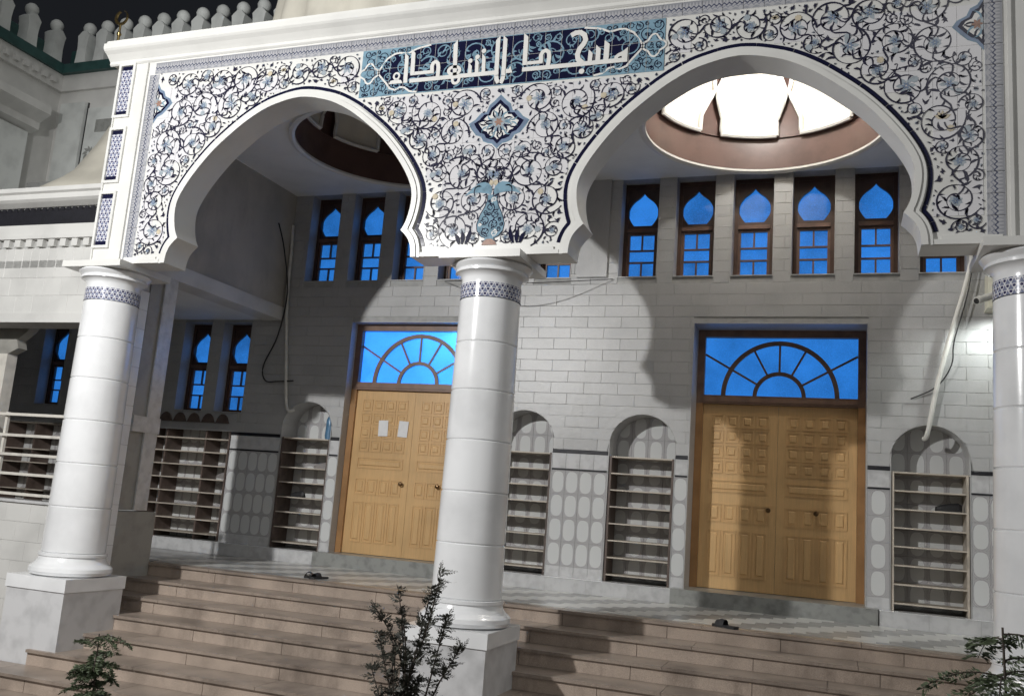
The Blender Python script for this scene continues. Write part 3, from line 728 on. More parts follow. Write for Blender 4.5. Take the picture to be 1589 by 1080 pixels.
letters = [
 merge(MB().prism([[(6.335 - .035, 5.70), (6.36, 5.70), (6.36, 5.825), (6.31, 5.785), (6.26, 5.765), (6.225, 5.735), (6.222, 5.70), (6.26, 5.70), (6.265, 5.725), (6.30, 5.735)]], YL0, YL1)),  # mim
 merge(slantbar(6.138, 5.905, 6.135, 5.70, .055), slantbar(6.048, 5.86, 6.047, 5.70, .050), slantbar(5.967, 5.82, 5.963, 5.70, .045)),  # sin
 merge(stroke([(5.745, 6.02), (5.79, 6.045), (5.845, 6.045), (5.89, 6.01), (5.905, 5.955), (5.885, 5.91), (5.845, 5.86), (5.825, 5.80), (5.835, 5.745), (5.885, 5.695)], .055), dot(5.882, 5.605, .030)),  # jim
 merge(MB().prism([[(5.222, 5.664), (6.36, 5.664), (6.36, 5.712), (5.222, 5.712)]], YL0 + .001, YL1)),  # base stroke
 merge(slantbar(5.241, 6.085, 5.247, 5.745, .05), MB().prism([[(5.222, 5.738), (5.445, 5.738), (5.445, 5.776), (5.222, 5.776)]], YL0 + .002, YL1), stroke([(5.428, 5.745), (5.424, 5.835), (5.442, 5.87), (5.475, 5.883), (5.508, 5.86), (5.517, 5.80), (5.509, 5.705)], .045)),  # dal
 merge(slantbar(5.004, 6.085, 5.013, 5.635, W), stroke([(5.013, 5.64), (5.008, 5.60), (4.988, 5.56)], W), MB().prism([[(5.03, 5.664), (5.115, 5.664), (5.085, 5.745), (5.07, 5.712), (5.03, 5.712)]], YL0, YL1)),  # alif
 merge(slantbar(4.921, 6.085, 4.931, 5.645, W, -.05), stroke([(4.931, 5.65), (4.94, 5.60), (4.962, 5.562)], W)),  # lam
 merge(slantbar(4.616, 5.812, 4.618, 5.70, .042), slantbar(4.693, 5.852, 4.699, 5.70, .042), slantbar(4.768, 5.90, 4.778, 5.70, .042), dot(4.613, 5.850, .027), dot(4.695, 5.888, .027), dot(4.764, 5.950, .027)),  # shin
 merge(slantbar(4.419, 6.09, 4.442, 5.70, W, -.06), ring(4.430, 5.755, .085, .062, .036), ring(4.458, 5.648, .056, .062, .032)),  # ha
 merge(MB().prism([[(3.895, 5.660), (4.93, 5.660), (4.93, 5.708), (3.895, 5.708)]], YL0 + .001, YL1)),  # base stroke
 merge(slantbar(3.911, 6.04, 3.921, 5.76, .05), MB().prism([[(3.898, 5.748), (4.185, 5.748), (4.185, 5.788), (3.898, 5.788)]], YL0 + .002, YL1), stroke([(4.163, 5.755), (4.157, 5.835), (4.17, 5.87), (4.197, 5.885), (4.225, 5.86), (4.236, 5.815), (4.238, 5.70)], .045)),  # dal
 merge(slantbar(3.832, 6.005, 3.846, 5.665, W)),  # alif
 merge(MB().prism([[(3.635, 5.665), (3.81, 5.665), (3.79, 5.70), (3.75, 5.715), (3.66, 5.705)]], YL0, YL1), ring(3.728, 5.755, .045, .048, .022)),  # hamza
]
for m in letters: part('letter', m, LETTER, sg)

# ------------------------------------------------------------------ columns
def column(cx, label):
    t = thing('marble_column', label, 'column', (cx, 0.17, -1.0), 'fat white columns carrying the porch arches')
    cy = 0.17
    mb = MB(); mb.box(cx - .42, cx + .42, cy - .47, cy + .42, -1.02, -0.19); pl = part('plinth', mb, VEIN, t)
    mb = MB(); mb.box(cx - .435, cx + .435, cy - .485, cy + .435, -0.189, -0.045); part('plinth_cap', mb, MARBLE, pl)
    r0 = .345
    base = [(0.0, -.044), (.40, -.044), (.435, -.03), (.455, .005), (.45, .045), (.42, .075), (.405, .08), (.39, .10), (.37, .13), (.36, .165), (.375, .175), (.375, .205), (.352, .21), (0, .21)]
    part('base', MB().lathe(base, cx, cy, 48), MARBLE, t, smooth=35)
    zs = [.2105, .735, 1.235, 1.74, 2.24, 2.73, 3.19]
    for k in range(6):
        a, b = zs[k], zs[k + 1]; ra, rb = .350 - .006 * k, .350 - .006 * (k + 1)
        pr = [(0, a), (ra - .012, a), (ra, a + .012), (rb + .001, b - .010), (rb - .012, b - .0005), (0, b - .0005)]
        part('drum', MB().lathe(pr, cx, cy, 48), MARBLE, t, smooth=30)
    part('lattice_band', MB().lathe([(.318, 3.19), (.318, 3.34)], cx, cy, 48, uvs=(34, 3)), LATT, t, smooth=True)
    cap = [(0, 3.3405), (.312, 3.3405), (.312, 3.40), (.325, 3.43), (.36, 3.455), (.385, 3.462), (.385, 3.487), (.37, 3.495), (.40, 3.52), (.42, 3.545), (.41, 3.565), (0, 3.566)]
    part('capital', MB().lathe(cap, cx, cy, 48), MARBLE, t, smooth=35)
    part('abacus', MB().box(cx - .44, cx + .44, cy - .42, cy + .46, 3.567, ZB - .001), WHITE, t)
column(0.0, 'white marble column at the left end of the porch')
column(5.0, 'white marble column in the middle, behind the dark shrub')
column(10.0, 'white marble column at the right, cut off by the frame')

# ------------------------------------------------------------------ entrance wall
ew = thing('entrance_wall', 'pale tiled back wall of the porch with onion-topped blue windows', 'wall', (5, D, 0))
WX0, WX1 = -8.2, 10.62
doors = [(1.02, 3.32), (6.49, 8.79)]
DZ0, DZ1 = 0.20, 3.86
niches = [(-.07, .86), (3.62, 4.55), (5.37, 6.32), (9.06, 9.99)]
NT = 2.545
g_, pw, ww = 0.351, 0.81, 0.579
wins = []
for i in range(6):
    for s in (-1, 1):
        a = B + s * (g_ + i * pw); b = a + s * ww; wins.append((min(a, b), max(a, b), 4.525, CEILZ + .0))
lows = [(-1.45, -.87, 2.30, 3.84), (-2.26, -1.68, 2.30, 3.84), (-5.4, -4.82, 2.30, 3.84)]
outer = [(WX0, 0.0), (WX1, 0.0), (WX1, 6.6), (WX0, 6.6)]
def arch_loop(x0, x1, z0, top):
    c = (x0 + x1) / 2; r = (x1 - x0) / 2; zc = top - r
    return [(x0, z0)] + [(c - r * cos(k * pi / 16), zc + r * sin(k * pi / 16)) for k in range(17)] + [(x1, z0)]
wallm = MB()
loops = [outer]
for x0, x1 in doors: loops.append([(x0, DZ0), (x0, DZ1), (x1, DZ1), (x1, DZ0)])
for x0, x1 in niches: loops.append(arch_loop(x0, x1, 0.20, NT))
rects = [(-2.78, -1.03), (-6.0, -4.15)]
for x0, x1 in rects: loops.append([(x0, .2), (x0, 2.10), (x1, 2.10), (x1, .2)])
for x0, x1, z0, z1 in wins + lows: loops.append([(x0, z0), (x0, z1), (x1, z1), (x1, z0)])
wallm.prism(loops, D + .012, D + .62)
part('wall_body', wallm, GROUT, ew)
mb = MB(); mb.box(WX0, WX1, D + 1.2, D + 1.3, -.2, 6.6); part('inner_backing', mb, SHADE, ew)
# reveals lined with tile
mb = MB(); e = .006
for x0, x1 in doors:
    mb.box(x0 - .001, x0 + .014, D - .004, D + .55, DZ0, DZ1); mb.box(x1 - .014, x1 + .001, D - .004, D + .55, DZ0, DZ1); mb.box(x0 + .0145, x1 - .0145, D - .003, D + .55, DZ1 - .014, DZ1)
for x0, x1, z0, z1 in wins + lows:
    mb.box(x0 - .001, x0 + .012, D - .004, D + .45, z0, z1 - .002); mb.box(x1 - .012, x1 + .001, D - .004, D + .45, z0, z1 - .002); mb.box(x0 + .0125, x1 - .0125, D - .012, D + .45, z0 - .001, z0 + .014)
for x0, x1 in niches:
    P = arch_loop(x0, x1, .20, NT); c = ((x0 + x1) / 2, 1.4)
    Q = [(max(x0 + .012, min(x1 - .012, x)), z - (.012 if z > 2.09 else 0) * max(0, (z - 2.08) / .47)) for x, z in P]
    mb.strip(P, Q, D - .006, D + .50)
part('reveal_lining', mb, WALLT, ew)
# wall tiles in running bond
def blocked(x0, x1, z0, z1):
    for a, b in doors:
        if x1 > a and x0 < b and z1 > DZ0 and z0 < DZ1: return (a, b)
    for a, b, c, d in wins + lows:
        if x1 > a and x0 < b and z1 > c + .003 and z0 < d: return (a, b)
    return None
TZ = 0.163; TL = 0.5; ROW0 = 1.985
cells = []
r = 0
while ROW0 + r * TZ < CEILZ - .01:
    z0 = ROW0 + r * TZ; z1 = min(z0 + TZ, CEILZ)
    x = -6.3 + (TL / 2 if r % 2 else 0)
    cuts = set(); xs = x
    segs = []
    while x < WX1:
        segs.append((max(x, -6.3), min(x + TL, WX1))); x += TL
    for a, b in segs:
        spans = [(a, b)]
        for (p, q, c, d) in [(p, q, DZ0, DZ1) for p, q in doors] + wins + lows:
            ns = []
            if z1 - .004 <= c or z0 + .004 >= d: continue
            for u, v_ in spans:
                if v_ <= p or u >= q: ns.append((u, v_)); continue
                if u < p: ns.append((u, p))
                if v_ > q: ns.append((q, v_))
            spans = ns
        zc = (z0 + z1) / 2
        for u, v_ in spans:
            if v_ - u > .008: cells.append((u, v_, z0, z1))
    r += 1
cnt = 0; rest = MB(); meshes = {}
small = []
def arch_cut(u, v_, z0, z1):
    """tile outline with any niche arch taken out of it"""
    for a, b in niches:
        if v_ > a and u < b and z0 < NT:
            c = (a + b) / 2; rr = (b - a) / 2 + .001; zc = NT - (b - a) / 2
            def inside(x, z): return abs(x - c) < rr and (z < zc or hypot(x - c, z - zc) < rr)
            return inside
    return None
full = []
for u, v_, z0, z1 in cells:
    ins = arch_cut(u, v_, z0, z1)
    if ins:
        n = 14; m = 5; gx = [(u + .0015) + (v_ - u - .003) * k / n for k in range(n + 1)]
        # columns of the tile trimmed by the arch curve
        for k in range(n):
            xa, xb = gx[k], gx[k + 1]
            def top_of(x):
                lo = z0 + .0015
                for a, b in niches:
                    c = (a + b) / 2; rr = (b - a) / 2 + .001; zc = NT - (b - a) / 2
                    if abs(x - c) < rr: lo = max(lo, zc + sqrt(rr * rr - (x - c) ** 2))
                return lo
            la, lb = top_of(xa), top_of(xb); hi = z1 - .0015
            if la < hi or lb < hi:
                la, lb = min(la, hi), min(lb, hi)
                rest.face([(xa, D, la), (xb, D, lb), (xb, D, hi), (xa, D, hi)])
        continue
    full.append((u, v_, z0, z1))
full.sort(key=lambda q: -(q[1] - q[0]) * (1 if q[0] > -1 else .2))
for u, v_, z0, z1 in full:
    if cnt < 300:
        key = (round(v_ - u, 2), round(z1 - z0, 3)); 
        if key not in meshes:
            l, h = (v_ - u) / 2, (z1 - z0) / 2; meshes[key] = MB().bevbox(-l + .001, l - .001, -.0, .012, -h + .001, h - .001, .003).mesh('wall_tile', WALLT)
        o = piece('wall_tile', meshes[key], ew, ((u + v_) / 2, D + rnd.uniform(-.0012, .0012), (z0 + z1) / 2)); cnt += 1
        o.rotation_euler = (rnd.gauss(0, .004), 0, rnd.gauss(0, .002))
    else: rest.bevbox(u + .001, v_ - .001, D, D + .012, z0 + .001, z1 - .001, .003)
part('wall_tiles', rest, WALLT, ew, kind='stuff')
# dado: navy string courses, pale frieze, oval tiles, plinth tile
dsegs = [(-1.02, -.07), (.86, 1.02), (3.32, 3.62), (4.55, 5.37), (6.32, 6.49), (8.79, 9.06), (9.99, 10.60)]
shelfseg = (-.95)
for a, b in dsegs:
    part('string_course', MB().bevbox(a, b, D - .016, D + .012, 1.935, 1.984, .006), FRIEZE, ew)
    part('string_course', MB().bevbox(a, b, D - .010, D + .012, 1.690, 1.712, .004), FRIEZE, ew)
    n = max(1, round((b - a) / .205)); wd = (b - a) / n
    for k in range(n):
        part('frieze_tile', MB().bevbox(a + k * wd + .001, a + (k + 1) * wd - .001, D, D + .012, 1.713, 1.934, .003), LEDGE, ew)
        key = ('d', round(wd, 3))
        if key not in meshes: meshes[key] = MB().bevbox(-wd / 2 + .001, wd / 2 - .001, 0, .012, -.167, .167, .003).mesh('oval_tile', OVAL)
        for j in range(4): piece('oval_tile', meshes[key], ew, (a + (k + .5) * wd, D, 1.689 - .335 * (j + .5)))
        part('plinth_tile', MB().bevbox(a + k * wd + .001, a + (k + 1) * wd - .001, D, D + .012, .20, .348, .003), LEDGE, ew)
# niche backs
for a, b in niches:
    n = 4; wd = (b - a) / n; key = ('n', round(wd, 3))
    if key not in meshes: meshes[key] = MB().bevbox(-wd / 2 + .001, wd / 2 - .001, 0, .012, -.167, .167, .003).mesh('oval_tile', OVAL)
    part('niche_backing', MB().box(a - .02, b + .02, D + .445, D + .50, .2, 2.6), GROUT, ew)
    for k in range(n):
        for j in range(7): piece('oval_tile', meshes[key], ew, (a + (k + .5) * wd, D + .433, 2.545 - .335 * (j + .5)))
for a, b in rects:
    part('niche_backing', MB().box(a - .02, b + .02, D + .445, D + .50, .2, 2.15), GROUT, ew)
    n = 9; wd = (b - a) / n; key = ('r', round(wd, 3))
    if key not in meshes: meshes[key] = MB().bevbox(-wd / 2 + .001, wd / 2 - .001, 0, .012, -.167, .167, .003).mesh('oval_tile', OVAL)
    for k in range(n):
        for j in range(6): piece('oval_tile', meshes[key], ew, (a + (k + .5) * wd, D + .433, 2.10 - .335 * (j + .5)))
part('shelf_wall_face', MB().box(-8.1, -.96, D - .001, D + .011, 2.11, 2.29), WALLT, ew)
part('shelf_wall_face', MB().box(-4.14, -2.79, D - .001, D + .011, .2, 2.109), WALLT, ew)
part('shelf_wall_face', MB().box(-8.1, -6.01, D - .001, D + .011, .2, 2.109), WALLT, ew)
# pilaster between the two window groups
mb = MB(); mb.box(4.74, 5.20, D - .05, D + .01, 4.53, CEILZ - .002); part('pilaster', mb, WALLT, ew)
# bench-high ledge
for a, b in ((-8.0, 0.88), (3.46, 6.36), (8.93, 10.62)):
    n = max(1, round((b - a) / .6)); wd = (b - a) / n
    for k in range(n): part('ledge_tile', MB().box(a + k * wd + .001, a + (k + 1) * wd - .001, D - .19, D + .445, FLOOR - .01, .198), LEDGE, ew)
    part('ledge_edge', MB().box(a, b, D - .20, D - .005, .1985, .206), MARBLE, ew)
for a, b in doors: part('door_step', MB().box(a - .13, b + .13, D - .22, D + .62, FLOOR - .01, .215), SILLG, ew)
# windows
def onion(cx, z0, h, w):
    P = [(0, 1.0), (.06, .93), (.17, .84), (.33, .73), (.45, .58), (.5, .42), (.48, .26), (.40, .12), (.30, 0)]
    P = catmull([(x * w, z0 + z * h) for x, z in P], 3)
    return [(cx + x, z) for x, z in P] + [(cx - x, z) for x, z in reversed(P[1:])]
def window(x0, x1, z0, z1, m1, m2):
    a, b = x0 + .0125, x1 - .0125; c = (a + b) / 2; y = D + .23; H = z1 - z0
    f = MB(); f.box(a, a + .055, y, y + .09, z0 + .015, z1 - .003); f.box(b - .055, b, y, y + .09, z0 + .015, z1 - .003)
    f.box(a + .055, b - .055, y, y + .09, z1 - .06, z1 - .003); f.box(a + .055, b - .055, y, y + .09, z0 + .015, z0 + .05)
    zr = z0 + .50 * H
    win = part('window', f, m1, ew)
    part('mid_rail', MB().box(a + .0555, b - .0555, y - .02, y + .085, zr, zr + .055), m2, win)
    zo = zr + .056; hz = z1 - .061 - zo
    on = onion(c, zo + .05, hz * .80, (b - a) * .80)
    part('onion_panel', MB().prism([[(a + .0555, zo), (b - .0555, zo), (b - .0555, z1 - .0605), (a + .0555, z1 - .0605)], on], y + .015, y + .055), m1, win)
    # lower sash
    s0, s1 = z0 + .051, zr - .001; q = MB(); xa, xb = a + .0555, b - .0555; t = .038
    q.box(xa, xa + t, y + .02, y + .065, s0, s1); q.box(xb - t, xb, y + .02, y + .065, s0, s1); q.box(xa + t, xb - t, y + .02, y + .065, s1 - t, s1); q.box(xa + t, xb - t, y + .02, y + .065, s0, s0 + t * .6)
    hs = s1 - s0
    za, zb_ = s0 + hs * .345, s0 + hs * .605
    q.box(xa + t, xb - t, y + .023, y + .06, za - .012, za + .012); q.box(xa + t, xb - t, y + .023, y + .06, zb_ - .012, zb_ + .012)
    q.box(c - .012, c + .012, y + .025, y + .058, zb_ + .0125, s1 - t - .0005); q.box(c - .012, c + .012, y + .025, y + .058, s0 + t * .6 + .0005, za - .0125)
    part('sash', q, m2, win)
    yg = y + .07
    for (u0, u1, v0, v1) in ((xa, xb, zo, z1 - .06), (xa, c, zb_, s1), (c, xb, zb_, s1), (xa, xb, za, zb_), (xa, c, s0, za), (c, xb, s0, za)):
        part('pane', MB().box(u0 + .001, u1 - .001, yg, yg + .008, v0 + .001, v1 - .001), BLUEGL, win)
for q in wins: window(*q, WALNUT, WALN2)
for q in lows: window(*q, WALNUT, WALN2)

# ------------------------------------------------------------------ doors
def door(x0, x1, label, glass=BLUEGL, dep=.18):
    t = thing('double_door', label, 'door', ((x0 + x1) / 2, D + .2, .215), 'tall double doors under blue fanlights')
    a, b = x0 + .015, x1 - .015; c = (a + b) / 2; y = D + dep; zt = DZ1 - .015; zm0, zm1 = 2.78, 2.90
    f = MB(); f.box(a, a + .10, y, y + .16, .2155, zm0); f.box(b - .10, b, y, y + .16, .2155, zm0)
    fr_ = part('door_frame', f, OAKD, t)
    f = MB(); f.box(a, a + .10, y, y + .16, zm0 + .001, zt); f.box(b - .10, b, y, y + .16, zm0 + .001, zt); f.box(a + .10, b - .10, y, y + .16, zt - .10, zt); part('fanlight_frame', f, FANW, t)
    f = MB(); f.box(a + .1005, b - .1005, y - .02, y + .158, zm0, zm1); f.box(a + .1, b - .1, y - .032, y - .0205, zm0 + .03, zm1 - .03); part('transom', f, FANW, t)
    # fanlight
    xa, xb = a + .1005, b - .1005; z0, z1 = zm1 + .001, zt - .101; yb = y + .05
    gl = MB().box(xa, xb, y + .09, y + .10, z0, z1)
    part('fanlight_glass', gl, glass, t)
    R, r = min(z1 - z0 - .01, .80), .36
    def arcband(r0, r1):
        A = [(c + r0 * cos(k * pi / 32), z0 + r0 * sin(k * pi / 32)) for k in range(33)]; C = [(c + r1 * cos(k * pi / 32), z0 + r1 * sin(k * pi / 32)) for k in range(33)]
        return MB().strip(A, C, yb, yb + .035)
    part('fan_arch', arcband(R - .062, R), FANW, t); part('fan_arch', arcband(r - .055, r), FANW, t)
    for ang in (30, 62, 90, 118, 150):
        q = MB(); u = Vector((cos(radians(ang)), sin(radians(ang)))); p = Vector((-u.y, u.x)) * .014
        rE = R - .06
        segs_ = [(r - .002, rE)]
        if ang in (30, 150):
            rE2 = (xb - c) / abs(u.x) - .004; segs_.append((R - .002, rE2))
        for s0, s1 in segs_:
            P = [(c + u.x * s0 + p.x, z0 + u.y * s0 + p.y), (c + u.x * s1 + p.x, z0 + u.y * s1 + p.y), (c + u.x * s1 - p.x, z0 + u.y * s1 - p.y), (c + u.x * s0 - p.x, z0 + u.y * s0 - p.y)]
            q.prism([P], yb + .004, yb + .03)
        part('fan_spoke', q, FANW, t)
    # leaves
    for s, (l0, l1) in enumerate(((a + .102, c - .002), (c + .002, b - .102))):
        yl = y + .035; zl0, zl1 = .222, zm0 - .004
        w_ = l1 - l0
        slabs = MB(); slabs.box(l0, l1, yl + .012, yl + .05, zl0, zl1)
        lf = part('door_leaf', slabs, OAK, t)
        rail = MB()
        cols = 4; mg = .10; cw = (w_ - 2 * mg) / cols
        H0 = zl1 - .13
        def rect(x_0, x_1, z_0, z_1, name, d=.012):
            # recessed square with a raised field, framed by a bead
            q = MB(); x_0 += .014; x_1 -= .014; z_0 += .014; z_1 -= .014; bd = .016
            q.box(x_0, x_1, yl + .0, yl + .0115, z_1 - bd, z_1); q.box(x_0, x_1, yl, yl + .0115, z_0, z_0 + bd)
            q.box(x_0, x_0 + bd, yl + .0002, yl + .0115, z_0 + bd, z_1 - bd); q.box(x_1 - bd, x_1, yl + .0002, yl + .0115, z_0 + bd, z_1 - bd)
            if x_1 - x_0 > .09:
                i = .042; q.bevbox(x_0 + i, x_1 - i, yl - .002, yl + .0115, z_0 + i, z_1 - i, .012)
            part(name, q, OAK, lf)
        for j in range(4):
            for k in range(cols): rect(l0 + mg + k * cw, l0 + mg + (k + 1) * cw, H0 - (j + 1) * .215, H0 - j * .215, 'coffer')
        zq = H0 - 4 * .215 - .06
        rect(l0 + mg, l1 - mg, zq - .20, zq, 'wide_coffer')
        zq -= .33
        for k in range(cols): rect(l0 + mg + k * cw, l0 + mg + (k + 1) * cw, zq - .28, zq, 'tall_coffer')
        zq -= .36
        for k in range(cols): rect(l0 + mg + k * cw, l0 + mg + (k + 1) * cw, zl0 + .16, zq, 'tall_coffer')
        kx = (l1 - .10) if s == 0 else (l0 + .52)
        kn = MB(); kz = 1.33
        kn.lathe([(0, 0), (.022, .0), (.012, .012), (.012, .03), (.03, .042), (.034, .06), (.024, .078), (0, .082)], 0, 0, 16)
        kn.v = [(kx + x, yl - z + .01, kz + y_) for x, y_, z in kn.v]
        part('knob', kn, BRASS, lf, smooth=True)
    return t
door(*doors[0], 'pale oak double door half behind the middle column, two papers stuck on it', BLUEGL2)
door(*doors[1], 'oak double door in the right bay under a blue fanlight, mostly in shade', dep=.46)
def paper(x, z, tilt, label):
    m = MB(); m.box(-.083, .083, -.0015, 0, -.125, .125)
    o = part('notice_paper', m, PAPER); o.location = (x, D + .210, z); o.rotation_euler = (0, tilt, 0); o['label'] = label; o['category'] = 'paper'; o['group'] = 'papers on the left door'
paper(1.66, 2.18, -.03, 'white sheet of paper on the oak door, the one nearer the hinge'); paper(2.01, 2.18, .05, 'white sheet of paper on the oak door, the one nearer the knob')

# ------------------------------------------------------------------ shoe shelves in the niches
def shelf(x0, x1, label, zt=1.93, n=7, y0=D + .02, y1=D + .425, wood=SHELFW, side=SHELFD, mids=(), z0=.215, cat='shoe shelf'):
    t = thing('shoe_shelf', label, cat, ((x0 + x1) / 2, (y0 + y1) / 2, .206), 'shoe shelves along the back wall')
    for xx in (x0, x1 - .03): part('upright', MB().box(xx, xx + .03, y0, y1, .2065, zt), side, t)
    for m in mids: part('upright', MB().box(m - .015, m + .015, y0 + .02, y1, .2065, zt - .03), SHELFD, t)
    dz = (zt - .02 - z0 - .07) / (n - 1)
    for k in range(n):
        z = z0 + .07 + k * dz
        bd = part('shelf_board', MB().box(x0 + .031, x1 - .031, y0 + .004, y1 - .002, z, z + .018), SHELFW if wood is SHELFW else wood, t)
    return z0, dz
SH = {}
shelf(-.05, .84, 'dark shoe shelf in the leftmost arched niche, a blue bag on top', 1.95, 8)
shelf(3.64, 4.53, 'shoe shelf in the arched niche half hidden by the middle column', 1.93, 8)
shelf(5.39, 6.30, 'shoe shelf in the arched niche left of the shaded door', 1.93, 8)
shelf(9.08, 9.97, 'shoe shelf with pale uprights in the niche under the white conduit', 1.93, 8, side=SHELFW)
shelf(-2.76, -1.05, 'wide shoe shelf with a scalloped board on top in the wall by the left pier', 2.08, 9, mids=(-1.55, -2.36))
q = MB()
for k in range(6):
    c = -1.22 - .29 * k; P = [(c - .145, 2.115)] + [(c - .125 + .25 * j / 8, 2.13 + .14 * sin(pi * j / 8) ** .6) for j in range(9)] + [(c + .145, 2.115)]
    q.prism([P], D - .03, D - .005)
single('scalloped_board', q, SHELFD, 'dark scalloped trim board along the wall above the wide shoe shelf', 'board')
shelf(-5.97, -4.18, 'shoe shelf seen through the rails of the left wing', 1.98, 8, mids=(-5.3,))

# ------------------------------------------------------------------ ceiling with two domed recesses
CR = [(2.45, 2.55), (7.5, 2.6)]; RR = 1.47
ce = thing('ceiling', 'grey painted porch ceiling with two round domed openings', 'ceiling', (5, 2.2, CEILZ), kind='structure')
mb = MB()
loop = [(-.30, .331), (10.7, .331), (10.7, D + .01), (-.30, D + .01)]
L3 = [loop] + [[(cx + RR * cos(k * pi / 32), cy + RR * sin(k * pi / 32)) for k in range(64)] for cx, cy in CR]
t0 = MB().prism(L3, 0, .25); mb.v = [(x, z, CEILZ + y) for x, y, z in t0.v]; mb.f = t0.f
part('slab', mb, CEIL, ce)
def recess(cx, cy, label, lit):
    t = thing('ceiling_dome', label, 'dome', (cx, cy, CEILZ), 'domed ceiling recesses')
    part('ring_moulding', MB().lathe([(RR - .01, CEILZ - .03), (RR + .03, CEILZ - .055), (RR + .075, CEILZ - .045), (RR + .085, CEILZ - .001), (RR - .01, CEILZ - .001), (RR - .01, CEILZ - .03)], cx, cy, 72), WHITE, t, smooth=35)
    Rz_ = [(RR, CEILZ), (RR, 6.46)]
    H = 1.55; RD = 1.44
    def dome(a, h): # h 0..1 up the shell
        e = h * pi / 2; return (cx + RD * cos(e) * cos(a), cy + RD * cos(e) * sin(a), 6.47 + H * sin(e))
    part('drum_wall', MB().lathe([(RR - .012, CEILZ - .002), (RR - .012, 6.466), (RR - .04, 6.47)], cx, cy, 72), BROWN, t, smooth=35)
    sh = MB(); prof = [(RD * cos(e * pi / 40) + .04, 6.47 + H * sin(e * pi / 40) + .02) for e in range(20)] + [(0.01, 6.49 + H)]
    sh.lathe(prof, cx, cy, 72); part('shell', sh, BROWN, t, smooth=40)
    n = 8
    for k in range(n):
        a0 = 2 * pi * (k + .5) / n + .62; s = pi / n
        out = [(-.72, .015), (.72, .015), (.72, .11), (1.0, .26), (.62, .50), (0, .72), (-.62, .50), (-1.0, .26), (-.72, .11)]
        P2 = [(x * s, h) for x, h in out]
        # panel: a curved sheet a little proud of the shell
        pm = MB(); N = 10
        def edge_x(h):
            pts = [(.72, .015), (.72, .11), (1.0, .26), (.62, .50), (0, .72)]
            for (x0, h0), (x1, h1) in zip(pts, pts[1:]):
                if h0 <= h <= h1: return (x0 + (x1 - x0) * (h - h0) / (h1 - h0)) * s
            return 0
        hs = sorted({.11, .26, .50} | {.015 + .705 * j / 26 for j in range(27)})
        for h0, h1 in zip(hs, hs[1:]):
            for q in range(N):
                u0, u1 = -1 + 2 * q / N, -1 + 2 * (q + 1) / N; w0, w1 = edge_x(h0), edge_x(h1)
                def pp(u, w, h):
                    x, y, z = dome(a0 + u * w, h); return (cx + (x - cx) * .985, cy + (y - cy) * .985, z - .012)
                pm.face([pp(u0, w0, h0), pp(u1, w0, h0), pp(u1, w1, h1), pp(u0, w1, h1)])
        pn = part('star_panel', pm, DOMEC, t, smooth=60)
        fr = MB(); P = []
        for (x0, h0), (x1, h1) in zip(P2, P2[1:] + P2[:1]):
            for j in range(5): P.append((x0 + (x1 - x0) * j / 5, h0 + (h1 - h0) * j / 5))
        P.append(P[0]); pts = []
        for x, h in P:
            X, Y, Z = dome(a0 + x * .97, h); pts.append((cx + (X - cx) * .972, cy + (Y - cy) * .972, Z - .02))
        fr.tube(pts, .032, 6); part('panel_moulding', fr, WHITE, pn, smooth=50)
recess(*CR[0], 'unlit dark ceiling dome behind the left arch', False)
recess(*CR[1], 'brightly lit star-panelled ceiling dome behind the right arch', True)
# ------------------------------------------------------------------ left side wall, pier and block
sw = thing('side_wall', 'dark stained wall above the left side opening of the porch', 'wall', (-.3, 2.2, 3.86))
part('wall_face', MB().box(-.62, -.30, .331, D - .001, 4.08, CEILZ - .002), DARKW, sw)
part('beam', MB().box(-.64, -.265, .331, D - .03, 3.86, 4.079), CREAM, sw)
pr = thing('stone_pier', 'square dull stone pier behind the left column', 'pier', (-.5, 1.5, -1))
part('shaft', MB().box(-.49, -.30, 1.12, 1.60, .70, 3.858), OLIVE, pr)
part('corner_strip', MB().box(-.295, -.27, 1.36, 1.60, .70, 3.858), LEDGE, pr)
part('string_course', MB().box(-.505, -.258, 1.105, 1.615, 1.72, 1.93), LEDGE, pr)
bl = thing('pier_block', 'square stone block at the pier foot beside the stairs', 'block', (-.5, 1.4, -1))
part('block', MB().box(-.47, -.25, .98, 1.76, -1.3, .68), OLIVE, bl)
part('corner_bead', MB().box(-.262, -.244, .97, .985, -1.3, .68), LEDGE, bl)
tp = MB(); z = -1.0
tpier = thing('tiled_pier', 'white tiled pier right behind the left column', 'pier', (-.1, .6, -1))
part('pier_body', MB().box(-.39, -.112, .47, .89, -1.0, 3.64), GROUT, tpier)
for k in range(19):
    z0 = -.98 + k * .25
    if z0 + .25 < 3.64: part('pier_tile', MB().box(-.40, -.104, .462, .898, z0 + .002, z0 + .248), MARBLE, tpier)

# ------------------------------------------------------------------ left wing
YW = 0.60
lw = thing('left_wing', 'cream tiled front wall of the left wing above a railed opening', 'building', (-2.5, YW, 3.1))
wx0, wx1 = -6.4, -.275
part('wall_body', MB().box(wx0, wx1, YW + .01, YW + .40, 3.05, 4.80), GROUT, lw)
tm = MB().bevbox(-.149, .149, -.002, .012, -.122, .122, .004).mesh('wall_tile', CREAM)
for j in range(3):
    for i in range(21):
        x = wx1 - .15 - .30 * i - (.15 if j % 2 else 0)
        if x - .15 > wx0: piece('wall_tile', tm, lw, (x, YW, 3.30 + .245 * j))
tm2 = MB().bevbox(-.074, .074, -.002, .012, -.14, .14, .004).mesh('upright_tile', CREAM)
for i in range(40):
    piece('upright_tile', tm2, lw, (wx1 - .08 - .15 * i, YW, 3.945))
part('lintel', MB().box(wx0, wx1, YW - .03, YW + .02, 3.05, 3.175), CREAM, lw)
dm = MB().box(-.05, .05, -.06, .012, -.05, .05).mesh('dentil', CREAM)
